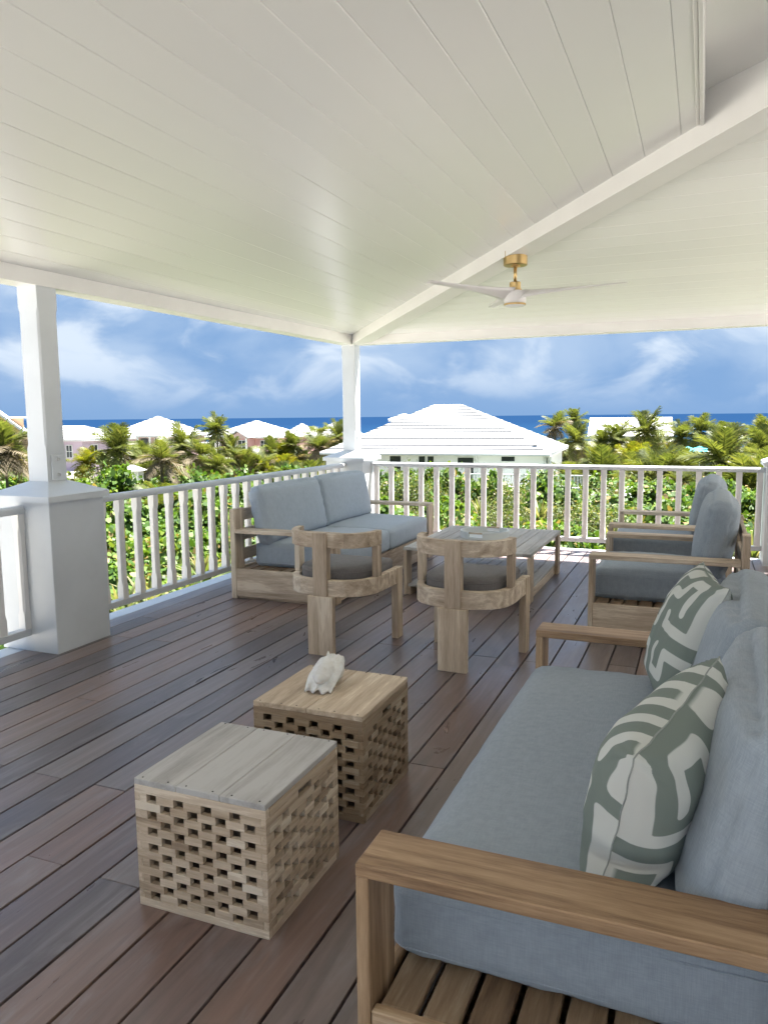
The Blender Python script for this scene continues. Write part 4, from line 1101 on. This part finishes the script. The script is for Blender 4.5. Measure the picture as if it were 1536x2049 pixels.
# ------------------------------------------------------------------ houses
M_roofw = paint('limewashed_roof', (0.62, 0.63, 0.63), 0.8, 0.02, 0.2, 0.6)
M_lap = paint('roof_lap_shade_dirt', (0.085, 0.088, 0.095), 0.9, 0.1)  # dark band paints in the steps' shadow lines along with lap dirt
M_wallw = paint('house_white', (0.74, 0.76, 0.73), 0.8, 0.03, 0.2, 0.8)
M_lav = paint('house_lavender', (0.46, 0.37, 0.46), 0.8, 0.03, 0.2, 0.8)
M_pink = paint('house_pink', (0.55, 0.32, 0.31), 0.8, 0.04, 0.2, 0.8)
M_palep = paint('house_pale_pink', (0.52, 0.38, 0.37), 0.8, 0.03, 0.2, 0.8)
M_peach = paint('house_peach', (0.46, 0.30, 0.18), 0.8, 0.03, 0.2, 0.8)
M_glass = paint('window_glass', (0.025, 0.03, 0.035), 0.12, 0.0)
M_shut = paint('louvre_shutter', (0.045, 0.05, 0.05), 0.5, 0.05)
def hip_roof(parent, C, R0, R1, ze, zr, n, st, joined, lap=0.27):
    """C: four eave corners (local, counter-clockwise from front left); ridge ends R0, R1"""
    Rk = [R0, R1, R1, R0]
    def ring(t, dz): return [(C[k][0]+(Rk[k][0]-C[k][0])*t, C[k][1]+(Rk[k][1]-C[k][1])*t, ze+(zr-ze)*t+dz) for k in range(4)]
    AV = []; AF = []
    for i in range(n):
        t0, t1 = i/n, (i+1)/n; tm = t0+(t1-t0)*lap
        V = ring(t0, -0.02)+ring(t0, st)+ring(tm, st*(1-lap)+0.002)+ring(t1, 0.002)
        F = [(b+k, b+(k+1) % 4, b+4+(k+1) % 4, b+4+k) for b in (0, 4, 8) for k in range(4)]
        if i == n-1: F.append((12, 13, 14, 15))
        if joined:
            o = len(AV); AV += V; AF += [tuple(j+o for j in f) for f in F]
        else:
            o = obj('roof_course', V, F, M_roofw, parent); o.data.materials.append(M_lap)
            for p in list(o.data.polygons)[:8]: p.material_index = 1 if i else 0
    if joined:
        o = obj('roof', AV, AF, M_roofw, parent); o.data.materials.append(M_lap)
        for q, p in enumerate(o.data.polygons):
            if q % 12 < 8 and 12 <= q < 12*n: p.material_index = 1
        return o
def window(parent, x0, x1, z0, z1, y, face='-y', mat=None, frame=None, bars=0):
    """face '-y': on a wall at y=const looking towards -y; '+x': on a wall at x=const"""
    mat = mat or M_glass; frame = frame or M_wallw
    d = 0.06; f = 0.05
    if face == '-y':
        w = box('window', x0, x1, y-0.02, y+0.02, z0, z1, mat, parent, 0.002)
        cx, cz_ = (x0+x1)/2, (z0+z1)/2
        L = [(x0-f, x0, z0-f, z1+f), (x1, x1+f, z0-f, z1+f), (x0, x1, z1, z1+f), (x0, x1, z0-f, z0)]
        if bars: L += [(cx-0.02, cx+0.02, z0, z1), (x0, cx-0.02, cz_-0.02, cz_+0.02), (cx+0.02, x1, cz_-0.02, cz_+0.02)]
        for a, b, c, e in L: box('frame', a-cx, b-cx, -d, 0.03, c-cz_, e-cz_, frame, w, 0.002)
    else:
        w = box('window', y-0.02, y+0.02, x0, x1, z0, z1, mat, parent, 0.002)
        cx, cz_ = (x0+x1)/2, (z0+z1)/2
        L = [(x0-f, x0, z0-f, z1+f), (x1, x1+f, z0-f, z1+f), (x0, x1, z1, z1+f), (x0, x1, z0-f, z0)]
        if bars: L += [(cx-0.02, cx+0.02, z0, z1), (x0, cx-0.02, cz_-0.02, cz_+0.02), (cx+0.02, x1, cz_-0.02, cz_+0.02)]
        for a, b, c, e in L: box('frame', -0.03, d, a-cx, b-cx, c-cz_, e-cz_, frame, w, 0.002)
    return w
def hip_house(label, org, rot, L, D, r0, r1, ze, zr, z0, wall, n=9, st=0.05, joined=True, over=0.45, name='house'):
    """org: front left eave corner; local x along the front, y to the back; heights in world z"""
    t = thing(name, label, 'house', (org[0], org[1], 0), rot)
    hip_roof(t, [(0, 0), (L, 0), (L, D), (0, D)], r0, r1, ze, zr, n, st, joined)
    box('wall', over, L-over, over, D-over, z0, ze-0.05, wall, t, 0.01)
    box('fascia', 0.02, L-0.02, 0.02, D-0.02, ze-0.17, ze-0.022, M_roofw, t, 0.01)
    return t
def white_house():
    A = Vector((-24.15, 47.18)); B = Vector((-8.74, 48.21)); L = (B-A).length; rot = math.atan2(B.y-A.y, B.x-A.x)
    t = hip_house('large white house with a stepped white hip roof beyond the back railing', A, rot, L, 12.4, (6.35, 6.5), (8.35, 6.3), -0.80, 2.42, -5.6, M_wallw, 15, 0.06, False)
    y = 0.45
    for x0, x1, z0, z1 in ((4.87, 5.64, -2.35, -1.02), (6.88, 7.30, -1.50, -1.02), (7.48, 7.90, -1.50, -1.02), (6.95, 7.30, -2.15, -1.75), (9.5, 10.55, -1.45, -1.08), (10.1, 10.55, -3.2, -1.62), (12.35, 13.2, -1.30, -1.0)):
        window(t, x0, x1, z0, z1, y)
    for z in (-1.55, -2.2, -2.85): window(t, 1.5, 2.3, z, z+0.4, L-0.45, '+x')
    # down pipe and gutter
    V, F = tube([(10.75, 0.38, -3.9), (10.75, 0.38, -1.25), (10.75, 0.10, -0.95)], 0.05, 8); obj('down_pipe', V, F, M_wallw, t)
    box('gutter', 0.0, L, -0.10, -0.002, -0.93, -0.80, M_roofw, t, 0.02)
    V, F = tube([(L-0.02, 0.35, -2.2), (L-0.02, 0.35, -1.1), (L+0.05, 0.15, -0.9)], 0.06, 8); obj('down_pipe', V, F, M_wallw, t)
    # dish aerial and vent on the roof
    V, F = tube([(14.5, 1.1, -0.6), (14.5, 1.1, -0.05)], 0.025, 6); obj('aerial_mast', V, F, M_steel, t)
    V, F = lathe([(0.02, 0.0), (0.18, 0.06), (0.30, 0.16)], 14); o = obj('aerial_dish', V, F, M_wallw, t, (14.5, 1.05, 0.05)); o.rotation_euler = (R(60), 0, R(20))
    V, F = tube([(4.9, 3.0, 0.4), (4.9, 3.0, 0.85)], 0.05, 8); obj('roof_vent', V, F, M_roofw, t)
    # side veranda
    v = box('veranda_deck', L-0.6, L+2.2, 1.2, 6.0, -3.35, -3.2, M_wallw, t, 0.02)
    cx, cy = L+0.8, 3.6
    box('veranda_rail', -1.4, 1.4, -2.4, -2.33, 1.0, 1.08, M_wallw, v, 0.01)
    for k in range(15): box('baluster', -1.35+k*0.19, -1.30+k*0.19, -2.39, -2.34, 0.07, 1.0, M_wallw, v, 0.004)
    box('veranda_post', -1.4, -1.28, -2.42, -2.3, 0.08, 2.35, M_wallw, v, 0.01)
    box('terrace_wall', 9.3, L+2.6, -1.6, -1.35, -5.2, -2.72, M_wallw, t, 0.02)
    b = box('terrace_rail', 9.3, L+2.6, -1.52, -1.44, -2.05, -1.98, M_wallw, t, 0.01)
    for k in range(44): box('rail_baluster', -4.4+k*0.2, -4.36+k*0.2, -0.02, 0.02, -0.72, -0.035, M_wallw, b, 0.003)
    return t
white_house()
def back_roof():
    t = hip_house('small white roof peeping over the left of the large white house', (-24.7, 60.9), 0.05, 2.2, 2.2, (1.05, 1.1), (1.15, 1.1), 1.35, 1.83, -4.5, M_wallw, 2, over=0.2)
back_roof()
t = hip_house('lavender pink two storey house with white hip roof, second from the left edge', (-61.5, 54.1), 0.0, 9.9, 7.2, (4.2, 3.6), (6.8, 3.6), -0.18, 1.0, -5.6, M_lav, 8)
for x0, x1, z0, z1 in ((7.6, 8.25, -1.85, -0.75), (6.1, 6.75, -1.85, -0.75)): window(t, x0, x1, z0, z1, 0.45, bars=1)
for x0, x1, z0, z1 in ((1.5, 2.3, -2.1, -0.75), (5.0, 5.5, -1.6, -0.8)): window(t, x0, x1, z0, z1, 9.45, '+x', bars=1)
box('terrace', 7.4, 9.4, -2.6, 0.44, -4.2, -3.05, M_wallw, t, 0.02)
t = hip_house('pale pink house with tall white pyramid roof and columned porch', (-74.5, 82.2), 0.0, 9.9, 10.2, (4.9, 5.1), (5.0, 5.1), -0.62, 1.95, -6.2, M_palep, 9)
for x in (1.6, 3.6, 5.4, 7.4, 9.0): V, F = lathe([(0.13, -3.2), (0.13, -0.7)], 12, (x, 0.15, 0)); obj('column', V, F, M_wallw, t)
for x0, x1 in ((2.0, 2.7), (2.9, 3.4), (8.0, 8.5)): window(t, x0, x1, -2.1, -0.95, 0.45)
w = box('door', 5.7, 6.9, 0.40, 0.45, -3.0, -0.95, M_shut, t, 0.01)
for x0, x1 in ((1.4, 2.1),): window(t, x0, x1, -2.0, -1.1, 9.45, '+x')
t = hip_house('bright pink house with white hip roof and gabled porch', (-62.6, 88.0), 0.0, 10.8, 9.4, (5.3, 4.7), (5.6, 4.7), -0.92, 1.2, -6.2, M_pink, 9)
# its porch gable
P = [(4.7, -1.6), (7.9, -1.6)]
V = [(4.5, -1.7, -0.95), (6.3, -1.7, 0.05), (8.1, -1.7, -0.95), (4.5, 1.6, -0.95), (6.3, 3.2, 0.05), (8.1, 1.6, -0.95), (4.5, -1.7, -1.10), (6.3, -1.7, -0.13), (8.1, -1.7, -1.10)]
obj('porch_roof', V, [(0, 1, 4, 3), (1, 2, 5, 4), (0, 6, 7, 1), (1, 7, 8, 2)], M_roofw, t)
box('porch_wall', 4.9, 7.7, -1.2, 0.44, -5.8, -1.05, M_pink, t, 0.01)
obj('porch_gable', [(4.8, -1.35, -1.06), (7.8, -1.35, -1.06), (6.3, -1.35, -0.2), (4.8, -1.25, -1.06), (7.8, -1.25, -1.06), (6.3, -1.25, -0.2)], [(0, 1, 2), (5, 4, 3), (0, 3, 4, 1), (1, 4, 5, 2), (2, 5, 3, 0)], M_palep, t)
for x in (5.0, 6.0, 7.6): box('porch_post', x-0.1, x+0.1, -1.6, -1.4, -3.4, -1.06, M_wallw, t, 0.01)
window(t, 6.2, 7.3, -2.8, -1.35, -1.2, frame=M_wallw, bars=1); window(t, 5.2, 5.8, -2.4, -1.5, -1.2); window(t, 8.6, 9.6, -2.3, -1.4, 0.45, bars=1)
window(t, 1.2, 2.4, -2.8, -1.5, 0.45, bars=1)
box('side_wing', 0.3, 2.6, -1.4, 0.44, -5.8, -1.6, M_wallw, t, 0.01)
t = hip_house('smaller pink house with white pyramid roof behind the palms', (-62.2, 108.0), 0.0, 4.9, 5.2, (2.4, 2.6), (2.5, 2.6), -1.15, 0.62, -6.5, M_pink, 6)
t = hip_house('pink house with wide white pyramid roof next to the corner post', (-60.6, 113.5), 0.0, 7.8, 6.8, (3.6, 3.4), (3.8, 3.4), -1.45, 0.78, -6.5, M_pink, 6)
def long_house():
    t = thing('house', 'long white gabled roof behind the palms at right', 'house', (-12.7, 94.15, 0), 0.085)
    n = 12; L = 9.6; AV = []; AF = []
    for i in range(n):
        a, b = i/n, (i+1)/n; f = lambda s, dz: [(0, 5.2*s, -0.97+2.17*s+dz), (L, 5.2*s, -0.97+2.17*s+dz)]
        V = f(a, -0.02)+f(a, 0.05)+f(b, 0.0); o = len(AV); AV += V; AF += [tuple(k+o for k in q) for q in ((0, 1, 3, 2), (2, 3, 5, 4))]
    o = len(AV); AV += [(0, 5.2, 1.2), (L, 5.2, 1.2), (L, 10.4, -0.97), (0, 10.4, -0.97)]; AF.append((o, o+1, o+2, o+3))
    obj('roof', AV, AF, M_roofw, t)
    V, F = cbox(0.3, L-0.3, 0.4, 10.0, -6.5, -0.99, 0.01); obj('wall', V, F, M_wallw, t)
    for s in (0.32, L-0.32): obj('gable', [(s-0.02, 0.4, -1.0), (s-0.02, 10.0, -1.0), (s-0.02, 5.2, 1.1), (s+0.02, 0.4, -1.0), (s+0.02, 10.0, -1.0), (s+0.02, 5.2, 1.1)], [(0, 1, 2), (5, 4, 3)], M_wallw, t)
    for x in (1.0, 3.0, 5.2, 7.4): window(t, x, x+0.8, -2.2, -1.3, 0.4)
long_house()
def peach_house():
    c = Vector((-46.9, 40.6)); rot = math.atan2(0.72, 0.69)
    t = thing('house', 'peach gabled house with white roof at the left edge', 'house', (c.x, c.y, 0), rot)
    hw = 4.2; zp, sl = 2.35, 0.84
    V = [(-hw, 0, -6), (hw, 0, -6), (hw, 0, zp-hw*sl), (0, 0, zp), (-hw, 0, zp-hw*sl), (-hw, 8, -6), (hw, 8, -6), (hw, 8, zp-hw*sl), (0, 8, zp), (-hw, 8, zp-hw*sl)]
    obj('wall', V, [(0, 1, 2, 3, 4), (9, 8, 7, 6, 5), (1, 6, 7, 2), (5, 0, 4, 9)], M_peach, t)
    for s in (-1, 1):
        e = hw+0.35
        P = [(0, -0.4, zp+0.02), (s*e, -0.4, zp+0.02-e*sl), (s*e, 8.4, zp+0.02-e*sl), (0, 8.4, zp+0.02), (0, -0.4, zp+0.24), (s*e, -0.4, zp+0.24-e*sl), (s*e, 8.4, zp+0.24-e*sl), (0, 8.4, zp+0.24)]
        if s < 0: P = [P[3], P[2], P[1], P[0], P[7], P[6], P[5], P[4]]
        hexa('roof_slope', P, M_roofw, t)
    d = box('dormer', 0.9, 2.0, 2.0, 3.4, 1.0, 1.75, M_peach, t, 0.02)
    box('dormer_roof', -0.75, 0.75, -0.9, 0.9, 0.37, 0.47, M_roofw, d, 0.02)
    for x in (1.0, 2.4): window(t, x, x+0.7, -0.9, 0.1, 0.0, bars=1)
    window(t, 0.6, 1.4, -2.9, -1.8, 0.0, bars=1)
    box('string_course', -hw, hw, -0.08, 0.02, -1.55, -1.35, M_wallw, t, 0.01)
peach_house()
def hut(loc, label):
    t = thing('garden_hut', label, 'hut', loc, 0.3); t.scale = (0.62, 0.62, 0.62)
    hip_roof(t, [(-1.3, -1.1), (1.3, -1.1), (1.3, 1.1), (-1.3, 1.1)], (-0.2, 0), (0.2, 0), 0.0, 0.62, 5, 0.03, True)
    box('wall', -1.0, 1.0, -0.8, 0.8, -3.2, -0.03, M_wallw, t, 0.01)
hut((-37.6, 44.1, -2.05), 'small white roofed hut half hidden by palms at left')
def shed():
    t = thing('shed', 'shed with a sloping white corrugated roof behind the shrubs', 'shed', (-3.35, 43.5, -4.75), 0.1)
    n = 40; V = []; F = []
    for i in range(n+1):
        x = -0.62+1.24*i/n; z = 0.03*math.sin(i*math.pi/2)
        V += [(x, -0.9, 1.95-0.22*x+z), (x, 0.9, 2.35-0.22*x+z), (x, -0.9, 1.93-0.22*x+z), (x, 0.9, 2.33-0.22*x+z)]
        if i: a = 4*i; F += [(a-4, a, a+1, a-3), (a-2, a-1, a+3, a+2), (a-4, a-2, a+2, a)]
    obj('corrugated_roof', V, F, M_roofw, t)
    box('wall', -0.5, 0.5, -0.7, 0.7, 0.0, 1.7, M_dark, t, 0.01)
shed()
def parasol(loc, label):
    mb = paint('turquoise_canvas', (0.05, 0.42, 0.50), 0.8, 0.05)
    t = thing('beach_parasol', label, 'parasol', loc, 0, 'turquoise parasols by the pool')
    V, F = lathe([(0.95, 0.0), (0.55, 0.22), (0.02, 0.40)], 12); obj('canopy', V, F, mb, t)
    V, F = tube([(0, 0, -2.3), (0, 0, 0.45)], 0.03, 6); obj('pole', V, F, M_wallw, t)
parasol((-1.25, 74.9, -1.75), 'small turquoise parasol among the palms, left of the two')
parasol((-0.25, 75.0, -1.72), 'small turquoise parasol among the palms, right of the two')
